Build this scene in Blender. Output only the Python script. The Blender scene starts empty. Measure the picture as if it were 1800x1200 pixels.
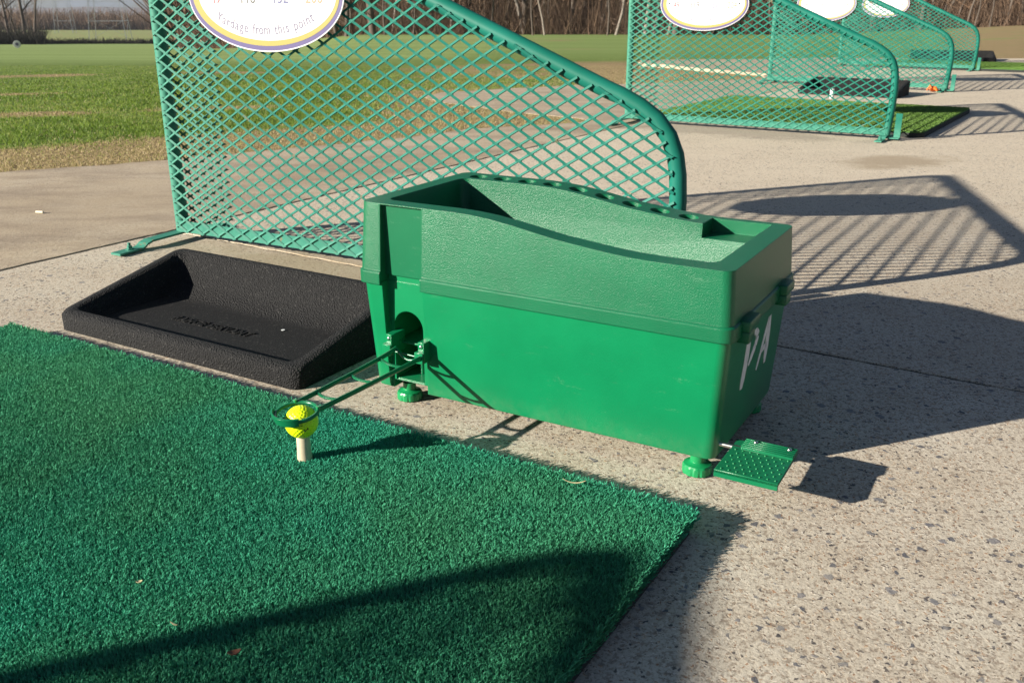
import bpy, bmesh, math, random
import numpy as np
from mathutils import Vector, Matrix
random.seed(7); RNG = np.random.default_rng(11)
R = math.radians
scene = bpy.context.scene
COL = scene.collection
CAM_H = 0.577
SUN_EL, SUN_AZ = 19.3, 22.0        # sun stands behind-left of the camera; light travels towards azimuth 22 deg

# ------------------------------------------------------------------ helpers
def link(o, parent=None):
    COL.objects.link(o)
    if parent is not None: o.parent = parent
    return o
def tag(o, label=None, cat=None, group=None, kind=None):
    if label: o['label'] = label
    if cat: o['category'] = cat
    if group: o['group'] = group
    if kind: o['kind'] = kind
    return o
def empty(name, loc=(0, 0, 0), rz=0., label=None, cat=None, group=None):
    o = bpy.data.objects.new(name, None); o.empty_display_size = .05
    o.location = loc; o.rotation_euler = (0, 0, rz)
    link(o); return tag(o, label, cat, group)
def add_mesh(name, V, F, mats, parent=None, smooth=False, mi=None):
    me = bpy.data.meshes.new(name); me.from_pydata([tuple(v) for v in V], [], [tuple(f) for f in F])
    for m in (mats if isinstance(mats, (list, tuple)) else [mats]): me.materials.append(m)
    if smooth: me.polygons.foreach_set('use_smooth', [True]*len(me.polygons))
    if mi is not None: me.polygons.foreach_set('material_index', mi)
    me.update()
    return link(bpy.data.objects.new(name, me), parent)
def np_mesh(name, V, faces_n, mats, parent=None, attrs=None, smooth=False):
    """V (n,3); faces_n list of index arrays (m,k)"""
    me = bpy.data.meshes.new(name)
    me.vertices.add(len(V)); me.vertices.foreach_set('co', np.asarray(V, np.float32).ravel())
    nl = sum(f.size for f in faces_n); nf = sum(len(f) for f in faces_n)
    me.loops.add(nl); me.polygons.add(nf)
    me.loops.foreach_set('vertex_index', np.concatenate([f.ravel() for f in faces_n]).astype(np.int32))
    tot = np.concatenate([np.full(len(f), f.shape[1]) for f in faces_n]).astype(np.int32)
    st = np.concatenate([[0], np.cumsum(tot)[:-1]]).astype(np.int32)
    me.polygons.foreach_set('loop_start', st); me.polygons.foreach_set('loop_total', tot)
    if smooth: me.polygons.foreach_set('use_smooth', np.ones(nf, bool))
    for k, a in (attrs or {}).items():
        at = me.attributes.new(k, 'FLOAT', 'POINT'); at.data.foreach_set('value', np.asarray(a, np.float32))
    for m in (mats if isinstance(mats, (list, tuple)) else [mats]): me.materials.append(m)
    me.update(); me.validate()
    return link(bpy.data.objects.new(name, me), parent)
class MB:
    def __init__(s): s.V = []; s.F = []
    def box(s, x0, x1, y0, y1, z0, z1, M=None):
        b = len(s.V); P = [Vector((x, y, z)) for z in (z0, z1) for y in (y0, y1) for x in (x0, x1)]
        if M is not None: P = [M @ p for p in P]
        s.V += [tuple(p) for p in P]
        s.F += [tuple(b+i for i in f) for f in ((0, 2, 3, 1), (4, 5, 7, 6), (0, 1, 5, 4), (2, 6, 7, 3), (0, 4, 6, 2), (1, 3, 7, 5))]
        return s
    def tube(s, pts, r, n=10, cap=True, closed=False, sq=None):
        pts = [Vector(p) for p in pts]; m = len(pts); b = len(s.V)
        rr = r if isinstance(r, (list, tuple)) else [r]*m
        up = None
        for i, p in enumerate(pts):
            if closed: t = pts[(i+1) % m]-pts[i-1]
            else: t = pts[min(i+1, m-1)]-pts[max(i-1, 0)]
            t.normalize()
            if up is None:
                up = Vector((0, 0, 1)) if abs(t.z) < .9 else Vector((1, 0, 0))
            x = up.cross(t)
            if x.length < 1e-4: x = Vector((1, 0, 0)).cross(t)
            x.normalize(); y = t.cross(x).normalized(); up = y
            for k in range(n):
                a = 2*math.pi*(k+.5)/n
                ca, sa = math.cos(a)*rr[i], math.sin(a)*rr[i]
                if sq: ca *= sq[0]; sa *= sq[1]
                s.V.append(tuple(p+x*ca+y*sa))
        for i in range(m if closed else m-1):
            j = (i+1) % m
            for k in range(n):
                k2 = (k+1) % n
                s.F.append((b+i*n+k, b+i*n+k2, b+j*n+k2, b+j*n+k))
        if cap and not closed:
            s.F.append(tuple(b+k for k in reversed(range(n)))); s.F.append(tuple(b+(m-1)*n+k for k in range(n)))
        return s
    def lathe(s, prof, c=(0, 0, 0), n=24, rfun=None):
        b = len(s.V)
        for i, (r, z) in enumerate(prof):
            for k in range(n):
                a = 2*math.pi*k/n; q = r*(rfun(a, i) if rfun else 1)
                s.V.append((c[0]+q*math.cos(a), c[1]+q*math.sin(a), c[2]+z))
        for i in range(len(prof)-1):
            for k in range(n):
                k2 = (k+1) % n
                s.F.append((b+i*n+k, b+i*n+k2, b+(i+1)*n+k2, b+(i+1)*n+k))
        s.F.append(tuple(b+k for k in reversed(range(n)))); s.F.append(tuple(b+(len(prof)-1)*n+k for k in range(n)))
        return s
    def prism(s, poly, z0, z1, M=None):
        """poly xy ccw, extruded along z"""
        b = len(s.V); n = len(poly)
        P = [Vector((x, y, z0)) for x, y in poly]+[Vector((x, y, z1)) for x, y in poly]
        if M is not None: P = [M @ p for p in P]
        s.V += [tuple(p) for p in P]
        s.F.append(tuple(b+i for i in reversed(range(n)))); s.F.append(tuple(b+n+i for i in range(n)))
        for i in range(n): s.F.append((b+i, b+(i+1) % n, b+n+(i+1) % n, b+n+i))
        return s
    def build(s, name, m, parent=None, smooth=None):
        o = add_mesh(name, s.V, s.F, m, parent)
        if smooth is not None: smooth_angle(o, smooth)
        return o
def smooth_angle(o, deg=35):
    me = o.data; bm = bmesh.new(); bm.from_mesh(me)
    bmesh.ops.recalc_face_normals(bm, faces=bm.faces)
    for f in bm.faces: f.smooth = True
    for e in bm.edges:
        e.smooth = len(e.link_faces) == 2 and e.calc_face_angle(0) < R(deg)
    bm.to_mesh(me); bm.free(); me.update()
def bevel(o, w, seg=2, ang=30):
    bm = bmesh.new(); bm.from_mesh(o.data); bmesh.ops.recalc_face_normals(bm, faces=bm.faces)
    es = [e for e in bm.edges if len(e.link_faces) == 2 and e.calc_face_angle(0) > R(ang)]
    bmesh.ops.bevel(bm, geom=es, offset=w, segments=seg, profile=.5, affect='EDGES', clamp_overlap=True)
    bm.to_mesh(o.data); bm.free(); o.data.update(); smooth_angle(o, 40)
def bevel_sel(o, w, seg, test):
    bm = bmesh.new(); bm.from_mesh(o.data); bmesh.ops.recalc_face_normals(bm, faces=bm.faces)
    es = [e for e in bm.edges if test(e.verts[0].co, e.verts[1].co)]
    bmesh.ops.bevel(bm, geom=es, offset=w, segments=seg, profile=.5, affect='EDGES', clamp_overlap=True)
    bm.to_mesh(o.data); bm.free(); o.data.update()
def fixn(o):
    bm = bmesh.new(); bm.from_mesh(o.data); bmesh.ops.recalc_face_normals(bm, faces=bm.faces); bm.to_mesh(o.data); bm.free(); o.data.update()
def boolean(o, cutters, op='DIFFERENCE'):
    for q in [o]+list(cutters): fixn(q)
    par = o.parent; o.parent = None
    for c in cutters:
        m = o.modifiers.new('b', 'BOOLEAN'); m.object = c; m.operation = op; m.solver = 'EXACT'
    bpy.context.view_layer.update()
    dg = bpy.context.evaluated_depsgraph_get()
    me = bpy.data.meshes.new_from_object(o.evaluated_get(dg))
    o.modifiers.clear(); old = o.data; o.data = me; bpy.data.meshes.remove(old); o.parent = par
    for c in cutters:
        d = c.data; bpy.data.objects.remove(c); bpy.data.meshes.remove(d)
def copy_tree(o, parent=None):
    c = o.copy(); COL.objects.link(c); c.parent = parent
    for ch in list(o.children): copy_tree(ch, c)
    return c

# ------------------------------------------------------------------ node helpers
def mat(name):
    m = bpy.data.materials.new(name); m.use_nodes = True
    nt = m.node_tree; return m, nt, nt.nodes, nt.links, nt.nodes['Principled BSDF']
def nd(nt, typ, **kw):
    n = nt.nodes.new(typ)
    for k, v in kw.items():
        if k.startswith('i_'): n.inputs[k[2:].replace('_', ' ')].default_value = v
        else: setattr(n, k, v)
    return n
def ramp(nt, src, pts, interp='LINEAR'):
    n = nt.nodes.new('ShaderNodeValToRGB'); n.color_ramp.interpolation = interp
    e = n.color_ramp.elements
    while len(e) < len(pts): e.new(.5)
    for i, (p, c) in enumerate(pts):
        e[i].position = p; e[i].color = (c, c, c, 1) if not isinstance(c, (tuple, list)) else (*c[:3], 1)
    nt.links.new(src, n.inputs[0]); return n.outputs[0]
def mix(nt, fac, a, b, mode='MIX'):
    n = nt.nodes.new('ShaderNodeMix'); n.data_type = 'RGBA'; n.blend_type = mode
    for s, v in ((n.inputs[0], fac), (n.inputs[6], a), (n.inputs[7], b)):
        if isinstance(v, (int, float)): s.default_value = v
        elif isinstance(v, (tuple, list)): s.default_value = (*v[:3], 1)
        else: nt.links.new(v, s)
    return n.outputs[2]
def math_(nt, op, a, b=0., c=None):
    n = nt.nodes.new('ShaderNodeMath'); n.operation = op
    for i, v in enumerate((a, b) if c is None else (a, b, c)):
        if isinstance(v, (int, float)): n.inputs[i].default_value = v
        else: nt.links.new(v, n.inputs[i])
    return n.outputs[0]
def noise(nt, vec, scale, detail=3, rough=.55, dist=0.):
    n = nd(nt, 'ShaderNodeTexNoise'); n.inputs['Scale'].default_value = scale; n.inputs['Detail'].default_value = detail
    n.inputs['Roughness'].default_value = rough; n.inputs['Distortion'].default_value = dist
    nt.links.new(vec, n.inputs['Vector']); return n.outputs[0]
def geo_pos(nt): return nd(nt, 'ShaderNodeNewGeometry').outputs['Position']
def obj_pos(nt): return nd(nt, 'ShaderNodeTexCoord').outputs['Object']
def bump(nt, h, strength, dist, normal=None):
    n = nd(nt, 'ShaderNodeBump'); n.inputs['Strength'].default_value = strength; n.inputs['Distance'].default_value = dist
    nt.links.new(h, n.inputs['Height'])
    if normal is not None: nt.links.new(normal, n.inputs['Normal'])
    return n.outputs[0]

# ------------------------------------------------------------------ materials
def plastic(name, col, rough=.42, grain=.35, gscale=900, spec=.5, tex_bump=.0006, bev=.0022, smooth_mask=False):
    m, nt, N, L, b = mat(name)
    p = obj_pos(nt)
    n1 = noise(nt, p, gscale, 2, .5); n2 = noise(nt, p, 14, 3)
    c = mix(nt, ramp(nt, n2, [(.3, 0), (.7, 1)]), tuple(x*.92 for x in col), tuple(min(1, x*1.07) for x in col))
    if smooth_mask:     # light scuffs and a little dust low on the sides
        sc_ = nd(nt, 'ShaderNodeMapping'); L.new(p, sc_.inputs[0]); sc_.inputs['Scale'].default_value = (6, 6, 30); sc_.inputs['Rotation'].default_value = (0, R(12), 0)
        sf = math_(nt, 'MULTIPLY', ramp(nt, noise(nt, sc_.outputs[0], 3.2, 6, .75), [(.60, 0), (.72, 1)]), ramp(nt, noise(nt, p, 260, 3, .7), [(.45, 0), (.6, .22)]))
        c = mix(nt, sf, c, (.20, .34, .24))
        sz_ = nd(nt, 'ShaderNodeSeparateXYZ'); L.new(p, sz_.inputs[0])
        du = math_(nt, 'MULTIPLY', ramp(nt, sz_.outputs[2], [(.026, .08), (.06, 0)]), ramp(nt, noise(nt, p, 60, 5, .7), [(.4, 0), (.65, 1)]))
        c = mix(nt, du, c, (.30, .27, .20))
    L.new(c, b.inputs['Base Color'])
    bv = nd(nt, 'ShaderNodeBevel'); bv.samples = 3; bv.inputs['Radius'].default_value = bev
    h = ramp(nt, n1, [(.35, 0), (.65, 1)])
    bn = nd(nt, 'ShaderNodeBump'); bn.inputs['Distance'].default_value = tex_bump
    L.new(h, bn.inputs['Height']); L.new(bv.outputs[0], bn.inputs['Normal'])
    st = grain
    if smooth_mask:   # moulded recess panel has no grain: mask by position on the part
        s = nd(nt, 'ShaderNodeSeparateXYZ'); L.new(p, s.inputs[0])
        a = math_(nt, 'GREATER_THAN', s.outputs[0], -.527); a2 = math_(nt, 'LESS_THAN', s.outputs[0], -.4515)
        a3 = math_(nt, 'LESS_THAN', s.outputs[1], .0355)
        k = math_(nt, 'MULTIPLY', math_(nt, 'MULTIPLY', a, a2), a3)
        st = math_(nt, 'MULTIPLY', math_(nt, 'SUBTRACT', 1., k), grain)
        L.new(st, bn.inputs['Strength'])
    else: bn.inputs['Strength'].default_value = grain
    L.new(bn.outputs[0], b.inputs['Normal'])
    b.inputs['Roughness'].default_value = rough
    b.inputs['Specular IOR Level'].default_value = spec
    return m
def simple(name, col, rough=.5, metal=0., spec=.5, nscale=40, var=.12, bmp=0., bd=.001):
    m, nt, N, L, b = mat(name); p = obj_pos(nt); n1 = noise(nt, p, nscale, 4)
    c = mix(nt, n1, tuple(x*(1-var) for x in col), tuple(min(1, x*(1+var)) for x in col))
    L.new(c, b.inputs['Base Color']); b.inputs['Roughness'].default_value = rough
    b.inputs['Metallic'].default_value = metal; b.inputs['Specular IOR Level'].default_value = spec
    if bmp: L.new(bump(nt, noise(nt, p, nscale*6, 3), bmp, bd), b.inputs['Normal'])
    return m
M = {}
M['body_green'] = plastic('moulded_green_plastic', (.003, .175, .066), .30, .17, 760, .45, smooth_mask=True)
M['lid_green'] = plastic('textured_green_plastic', (.0045, .118, .050), .33, .32, 760, .38, tex_bump=.0006, bev=.0020, smooth_mask=True)
M['gloss_green'] = plastic('glossy_green_plastic', (.005, .135, .055), .28, .05, 500, .5, bev=.0008)
M['foot_green'] = plastic('foot_green_plastic', (.006, .22, .07), .34, .05, 500, .5, bev=.001)
M['steel'] = simple('zinc_steel', (.62, .62, .60), .28, 1., bmp=.1)
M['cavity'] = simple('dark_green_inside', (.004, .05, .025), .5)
M['white_paint'] = simple('brushed_white_paint', (.62, .65, .65), .6, var=.2, nscale=160)
def painted_metal():
    m, nt, N, L, b = mat('weathered_teal_enamel'); p = obj_pos(nt)
    n1 = noise(nt, p, 5, 4); n2 = noise(nt, p, 60, 4); n3 = noise(nt, p, 24, 5, .6)
    c = mix(nt, ramp(nt, n1, [(.35, 0), (.65, 1)]), (.005, .115, .080), (.009, .15, .110))
    sz = nd(nt, 'ShaderNodeSeparateXYZ'); L.new(p, sz.inputs[0])
    # sun-faded, chalky paint on the low rail and towards the post
    low = ramp(nt, sz.outputs[2], [(.0, 1), (.09, 0)]); lf = ramp(nt, sz.outputs[0], [(.0, .85), (.35, 0)])
    fade = math_(nt, 'MULTIPLY', math_(nt, 'MAXIMUM', low, lf), ramp(nt, n2, [(.3, .45), (.7, 1)]))
    c = mix(nt, fade, c, (.075, .26, .185))
    rust = ramp(nt, n3, [(.665, 0), (.72, 1)])
    c = mix(nt, math_(nt, 'MULTIPLY', rust, .8), c, (.22, .12, .06))
    L.new(c, b.inputs['Base Color']); b.inputs['Roughness'].default_value = .5; b.inputs['Specular IOR Level'].default_value = .2
    L.new(bump(nt, n2, .15, .001), b.inputs['Normal'])
    return m
M['teal'] = painted_metal()
def rubber():
    m, nt, N, L, b = mat('black_rubber_crumb'); p = obj_pos(nt)
    n = noise(nt, p, 520, 2, .7); b.inputs['Specular IOR Level'].default_value = .3; n2 = noise(nt, p, 6, 4); v = nd(nt, 'ShaderNodeTexVoronoi'); v.inputs['Scale'].default_value = 330; L.new(p, v.inputs['Vector'])
    c = mix(nt, n2, (.0050, .0051, .0056), (.0105, .0107, .011))
    c = mix(nt, ramp(nt, v.outputs['Color'], [(.80, 0), (.98, 1)]), c, (.050, .049, .046))
    gn = nd(nt, 'ShaderNodeNewGeometry'); s = nd(nt, 'ShaderNodeSeparateXYZ'); L.new(gn.outputs['Normal'], s.inputs[0])
    L.new(c, b.inputs['Base Color']); b.inputs['Roughness'].default_value = .75
    st = ramp(nt, s.outputs[2], [(.95, 1.), (.995, .22)])     # the flat floor of the tray is worn smooth
    bn = nd(nt, 'ShaderNodeBump'); bn.inputs['Distance'].default_value = .0032
    L.new(st, bn.inputs['Strength']); L.new(math_(nt, 'ADD', math_(nt, 'MULTIPLY', n, .6), math_(nt, 'MULTIPLY', v.outputs['Distance'], .9)), bn.inputs['Height']); L.new(bn.outputs[0], b.inputs['Normal'])
    return m
M['rubber'] = rubber()
M['ball'] = simple('neon_yellow_urethane', (.66, .86, .008), .33, nscale=8, var=.04)
M['black_ink'] = simple('black_ink', (.012, .012, .012), .5)
M['tee_rubber'] = simple('cream_rubber', (.50, .43, .30), .5, var=.1)
M['white_tee'] = simple('white_rubber', (.8, .8, .78), .5)
M['sign_white'] = simple('sign_white', (.55, .55, .56), .35, var=.02)
M['sign_purple'] = simple('sign_purple', (.078, .062, .175), .35, var=.04)
M['sign_yellow'] = simple('sign_yellow', (.31, .26, .055), .35, var=.04)
M['ink_red'] = simple('faded_red_print', (.26, .045, .06), .5)
M['ink_grey'] = simple('faded_grey_print', (.055, .057, .065), .5)
M['ink_blue'] = simple('faded_blue_print', (.06, .068, .18), .5)
M['ink_orange'] = simple('faded_orange_print', (.33, .19, .11), .5)
M['ink_lilac'] = simple('faded_lilac_print', (.095, .088, .16), .5)
def concrete():
    m, nt, N, L, b = mat('exposed_aggregate_concrete'); p = geo_pos(nt)
    w = nd(nt, 'ShaderNodeTexNoise'); w.inputs['Scale'].default_value = 130; w.inputs['Detail'].default_value = 3; L.new(p, w.inputs['Vector'])
    vm = nd(nt, 'ShaderNodeVectorMath', operation='MULTIPLY_ADD'); L.new(w.outputs['Color'], vm.inputs[0]); vm.inputs[1].default_value = (.014, .014, .0); L.new(p, vm.inputs[2])
    warped = vm.outputs[0]
    def vor(scale, vec=warped):
        v = nd(nt, 'ShaderNodeTexVoronoi'); v.inputs['Scale'].default_value = scale; v.inputs['Randomness'].default_value = 1; L.new(vec, v.inputs['Vector'])
        s = nd(nt, 'ShaderNodeSeparateColor'); L.new(v.outputs['Color'], s.inputs[0]); return v.outputs['Distance'], s.outputs[0], s.outputs[1], s.outputs[2]
    big = noise(nt, p, .9, 4); mid = noise(nt, p, 7, 4, .6); fine = noise(nt, p, 300, 3, .7); grit = noise(nt, p, 110, 4, .7)
    c = mix(nt, ramp(nt, big, [(.3, 0), (.7, 1)]), (.49, .445, .355), (.61, .56, .465))
    c = mix(nt, ramp(nt, mid, [(.35, 0), (.7, 1)]), c, (.46, .395, .305))
    # sand matrix: pale and rusty grains
    d, r1, r2, r3 = vor(420)
    c = mix(nt, ramp(nt, r1, [(.0, .8), (.2, .0), (.8, 0), (1, .75)]), c, mix(nt, r2, (.15, .11, .08), (.74, .67, .55)))
    c = mix(nt, ramp(nt, fine, [(.3, .75), (.5, 0)]), c, (.20, .155, .11))
    sy = nd(nt, 'ShaderNodeSeparateXYZ'); L.new(p, sy.inputs[0]); evened = ramp(nt, sy.outputs[1], [(.0, 0), (1., 1)]); mr = nd(nt, 'ShaderNodeMapRange'); mr.inputs[1].default_value = 1.7; mr.inputs[2].default_value = 3.4; L.new(sy.outputs[1], mr.inputs[0]); da = nd(nt, 'ShaderNodeAttribute', attribute_name='dirt'); evened = math_(nt, 'MULTIPLY', mr.outputs[0], math_(nt, 'SUBTRACT', 1., da.outputs['Fac']))
    c = mix(nt, math_(nt, 'MULTIPLY', ramp(nt, grit, [(.38, .8), (.47, 0)]), math_(nt, 'SUBTRACT', 1., math_(nt, 'MULTIPLY', evened, .75))), c, (.23, .18, .135))
    c = mix(nt, math_(nt, 'MULTIPLY', evened, .75), c, mix(nt, mid, (.595, .51, .39), (.69, .61, .48)))  # slab colour turns paler and less gritty further ahead
    pn = ramp(nt, noise(nt, p, 3.4, 5, .65), [(.36, 0), (.62, 1)])        # where the aggregate shows most
    hs = []
    for sc, lo, sz, cols, amt in ((300, .60, .46, ((.07, .06, .05), (.30, .17, .10)), 1.), (300.5, .66, .44, ((.70, .64, .54), (.55, .42, .28)), .8), (165, .72, .46, ((.075, .07, .07), (.36, .29, .22)), 1.), (92, .83, .42, ((.09, .092, .105), (.24, .225, .21)), .95), (52, .925, .36, ((.12, .125, .145), (.19, .185, .19)), .85)):
        d, r1, r2, r3 = vor(sc)
        thr = math_(nt, 'SUBTRACT', lo+.11, math_(nt, 'MULTIPLY', pn, .24))
        on = math_(nt, 'GREATER_THAN', r1, thr)
        rad = math_(nt, 'MULTIPLY_ADD', r2, sz*.6, sz*.5)
        inn = ramp(nt, math_(nt, 'DIVIDE', d, rad), [(.78, 1), (.95, 0)])
        f = math_(nt, 'MULTIPLY', math_(nt, 'MULTIPLY', on, inn), amt)
        c = mix(nt, f, c, mix(nt, r3, cols[0], cols[1])); hs.append(f)
    # dirt patches with shapes of their own
    s = nd(nt, 'ShaderNodeSeparateXYZ'); L.new(p, s.inputs[0])
    def blob(cx, cy, rx, ry, ang, soft=.5):
        mp = nd(nt, 'ShaderNodeMapping'); mp.vector_type = 'TEXTURE'; L.new(p, mp.inputs[0])
        mp.inputs['Location'].default_value = (cx, cy, 0); mp.inputs['Rotation'].default_value = (0, 0, R(ang)); mp.inputs['Scale'].default_value = (rx, ry, 50)
        ln = nd(nt, 'ShaderNodeVectorMath', operation='LENGTH'); L.new(mp.outputs[0], ln.inputs[0])
        q = math_(nt, 'ADD', ln.outputs['Value'], math_(nt, 'MULTIPLY', math_(nt, 'SUBTRACT', mid, .5), 1.4))
        return ramp(nt, q, [(1-soft, 1), (1.0, 0)])
    for cx, cy, rx, ry, ang, col, a in ((-.42, 2.05, .62, .20, -31, (.25, .19, .11), .6), (1.5, 3.68, .30, .17, 25, (.33, .265, .185), .85),
                                        (1.0, 4.62, .75, .22, -32, (.25, .21, .17), .6), (-.5, 3.6, .75, .28, 45, (.21, .155, .105), .75),
                                        (.35, 4.75, .5, .10, 10, (.2, .155, .11), .6), (-1.5, 2.7, .8, .45, 35, (.24, .19, .135), .45)):
        c = mix(nt, math_(nt, 'MULTIPLY', blob(cx, cy, rx, ry, ang), a), c, mix(nt, grit, tuple(x*.8 for x in col), tuple(x*1.3 for x in col)))
    at = nd(nt, 'ShaderNodeAttribute', attribute_name='dirt')
    mo = nd(nt, 'ShaderNodeMapping'); L.new(p, mo.inputs[0]); mo.inputs['Rotation'].default_value = (0, 0, R(-30)); mo.inputs['Scale'].default_value = (1.6, 4.2, 1)
    mo_n = ramp(nt, noise(nt, mo.outputs[0], 1.5, 6, .7), [(.44, 0), (.66, .75)])
    c = mix(nt, math_(nt, 'MULTIPLY', at.outputs['Fac'], math_(nt, 'MULTIPLY_ADD', mid, .7, .4)), c, mix(nt, grit, (.29, .225, .145), (.52, .42, .29)))
    c = mix(nt, math_(nt, 'MULTIPLY', at.outputs['Fac'], mo_n), c, mix(nt, grit, (.13, .10, .075), (.26, .20, .15)))
    L.new(c, b.inputs['Base Color']); b.inputs['Roughness'].default_value = .88; b.inputs['Specular IOR Level'].default_value = .25
    h = math_(nt, 'ADD', math_(nt, 'MULTIPLY', grit, 1.), math_(nt, 'MULTIPLY', fine, .35))
    for f in hs[1:]: h = math_(nt, 'ADD', h, math_(nt, 'MULTIPLY', f, .25))
    L.new(bump(nt, h, .38, .0028), b.inputs['Normal'])
    return m
M['concrete'] = concrete()
def terrain_mat():
    m, nt, N, L, b = mat('field_ground'); p = geo_pos(nt)
    a = nd(nt, 'ShaderNodeAttribute', attribute_name='dry').outputs['Fac']; g = nd(nt, 'ShaderNodeAttribute', attribute_name='far').outputs['Fac']
    n1 = noise(nt, p, .7, 5, .65); n2 = noise(nt, p, 6, 5, .7); n3 = noise(nt, p, 40, 4, .7); nf = noise(nt, p, .12, 4, .6)
    mp = nd(nt, 'ShaderNodeMapping'); L.new(p, mp.inputs[0]); mp.inputs['Rotation'].default_value = (0, 0, R(-14)); mp.inputs['Scale'].default_value = (.10, 1.1, 1)
    st = noise(nt, mp.outputs[0], .55, 3)
    green = mix(nt, ramp(nt, n2, [(.3, 0), (.7, 1)]), (.12, .19, .035), (.23, .30, .08))
    green = mix(nt, ramp(nt, n3, [(.35, .7), (.6, 0)]), green, (.03, .055, .012))
    mown = mix(nt, ramp(nt, st, [(.38, 0), (.62, 1)]), (.20, .27, .085), (.26, .34, .12))
    green = mix(nt, ramp(nt, g, [(.0, 0), (.25, 1)]), green, mown)
    dry = mix(nt, n2, (.24, .175, .09), (.42, .31, .17)); dry = mix(nt, ramp(nt, n3, [(.35, .6), (.6, 0)]), dry, (.13, .11, .045))
    f = math_(nt, 'ADD', a, math_(nt, 'MULTIPLY', math_(nt, 'SUBTRACT', n1, .5), 1.1))
    c = mix(nt, ramp(nt, f, [(.42, 0), (.58, 1)]), green, dry)
    L.new(c, b.inputs['Base Color']); b.inputs['Roughness'].default_value = .9; b.inputs['Specular IOR Level'].default_value = .15
    L.new(bump(nt, math_(nt, 'ADD', n2, n3), .6, .03), b.inputs['Normal'])
    return m
M['terrain'] = terrain_mat()
def blade_mat(name, cols, attr='tint', rough=.55, trans=.25, spec=.3, wear=False):
    m, nt, N, L, b = mat(name)
    a = nd(nt, 'ShaderNodeAttribute', attribute_name=attr)
    c = ramp(nt, a.outputs['Fac'], [(i/(len(cols)-1), c) for i, c in enumerate(cols)])
    if wear:
        wn = noise(nt, geo_pos(nt), 1.9, 3, .6); hs = nd(nt, 'ShaderNodeHueSaturation'); L.new(c, hs.inputs['Color'])
        L.new(ramp(nt, wn, [(.35, .503), (.62, .462)]), hs.inputs['Hue']); L.new(ramp(nt, wn, [(.35, 1.), (.62, .86)]), hs.inputs['Saturation']); c = hs.outputs[0]
    L.new(c, b.inputs['Base Color']); b.inputs['Roughness'].default_value = rough; b.inputs['Specular IOR Level'].default_value = spec
    if trans:
        t = nd(nt, 'ShaderNodeBsdfTranslucent'); L.new(c, t.inputs[0]); ms = nd(nt, 'ShaderNodeMixShader'); ms.inputs[0].default_value = trans
        L.new(b.outputs[0], ms.inputs[1]); L.new(t.outputs[0], ms.inputs[2]); L.new(ms.outputs[0], N['Material Output'].inputs[0])
    return m
M['turf'] = blade_mat('turf_fibre', [(.012, .155, .098), (.026, .285, .175), (.042, .39, .24), (.078, .49, .34)], rough=.75, trans=.2, spec=.15, wear=True)
M['turf_base'] = simple('turf_backing', (.004, .060, .036), .8, nscale=300, var=.3, bmp=.6, bd=.002)
M['mat_edge'] = simple('mat_foam_edge', (.02, .024, .022), .9)
M['turf_light'] = blade_mat('light_turf_fibre', [(.08, .16, .024), (.125, .225, .042), (.17, .28, .07)], rough=.5, trans=.12)
M['turf_light_base'] = simple('light_turf_backing', (.06, .155, .022), .85, nscale=220, var=.35, bmp=.6, bd=.003)
M['grass_blade'] = blade_mat('grass_blades', [(.07, .13, .015), (.15, .25, .03), (.27, .36, .06), (.38, .31, .15), (.58, .46, .27)], trans=.45)
M['bark'] = simple('bare_bark', (.095, .075, .06), .9, nscale=3, var=.35, bmp=.4, bd=.02)
M['pale_bark'] = simple('pale_bark', (.21, .18, .15), .9, nscale=3, var=.3, bmp=.4, bd=.02)
M['twig'] = simple('bare_twigs', (.115, .078, .058), .9, nscale=.6, var=.45)
M['ochre_twig'] = simple('ochre_twigs', (.27, .165, .10), .9, nscale=.6, var=.4)
M['scrub'] = blade_mat('winter_scrub', [(.06, .042, .032), (.13, .088, .062), (.21, .14, .095), (.30, .22, .15)], trans=.0, rough=.9, spec=.1)
M['hedge'] = simple('dark_hedge', (.022, .020, .012), .9, nscale=2, var=.4)
M['hill'] = simple('wooded_hill', (.10, .075, .07), .95, nscale=.012, var=.5)
M['galv'] = simple('galvanised_steel', (.36, .38, .40), .5, .6)
M['orange'] = simple('orange_plastic', (.75, .16, .02), .5)
M['leaf'] = simple('dead_leaf', (.10, .035, .015), .7)
M['straw'] = simple('dry_straw', (.50, .42, .24), .7)
M['cream'] = simple('cream_plastic_tee', (.75, .68, .52), .5)

# ------------------------------------------------------------------ camera, world, sun
cam = bpy.data.cameras.new('camera'); co = bpy.data.objects.new('camera', cam); COL.objects.link(co); scene.camera = co
co.location = (0, 0, CAM_H); co.rotation_euler = (R(90)-math.atan(592/1650), 0, 0)
cam.sensor_width = 22.3; cam.lens = 1650/1800*22.3; cam.clip_start = .02; cam.clip_end = 8000
cam.dof.use_dof = True; cam.dof.focus_distance = 1.45; cam.dof.aperture_fstop = 9.5
wd = bpy.data.worlds.new('World'); scene.world = wd; wd.use_nodes = True; nt = wd.node_tree
bg = nt.nodes['Background']; sky = nt.nodes.new('ShaderNodeTexSky'); sky.sky_type = 'NISHITA'; sky.sun_disc = False
sd = Vector((-math.cos(R(SUN_AZ)), -math.sin(R(SUN_AZ)), 0))    # horizontal direction towards the sun
sky.sun_elevation = R(SUN_EL); sky.sun_rotation = math.atan2(sd.x, sd.y) % (2*math.pi); sky.air_density = 1.; sky.dust_density = .6
tc = nt.nodes.new('ShaderNodeTexCoord'); mp = nt.nodes.new('ShaderNodeMapping'); nt.links.new(tc.outputs['Generated'], mp.inputs[0]); mp.inputs['Scale'].default_value = (2.2, 2.2, 7)
cn = noise(nt, mp.outputs[0], 2.0, 6, .6); cm = ramp(nt, cn, [(.50, 0), (.66, .75)])
cloud = mix(nt, cm, sky.outputs[0], (7.5, 8.2, 10))
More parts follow.
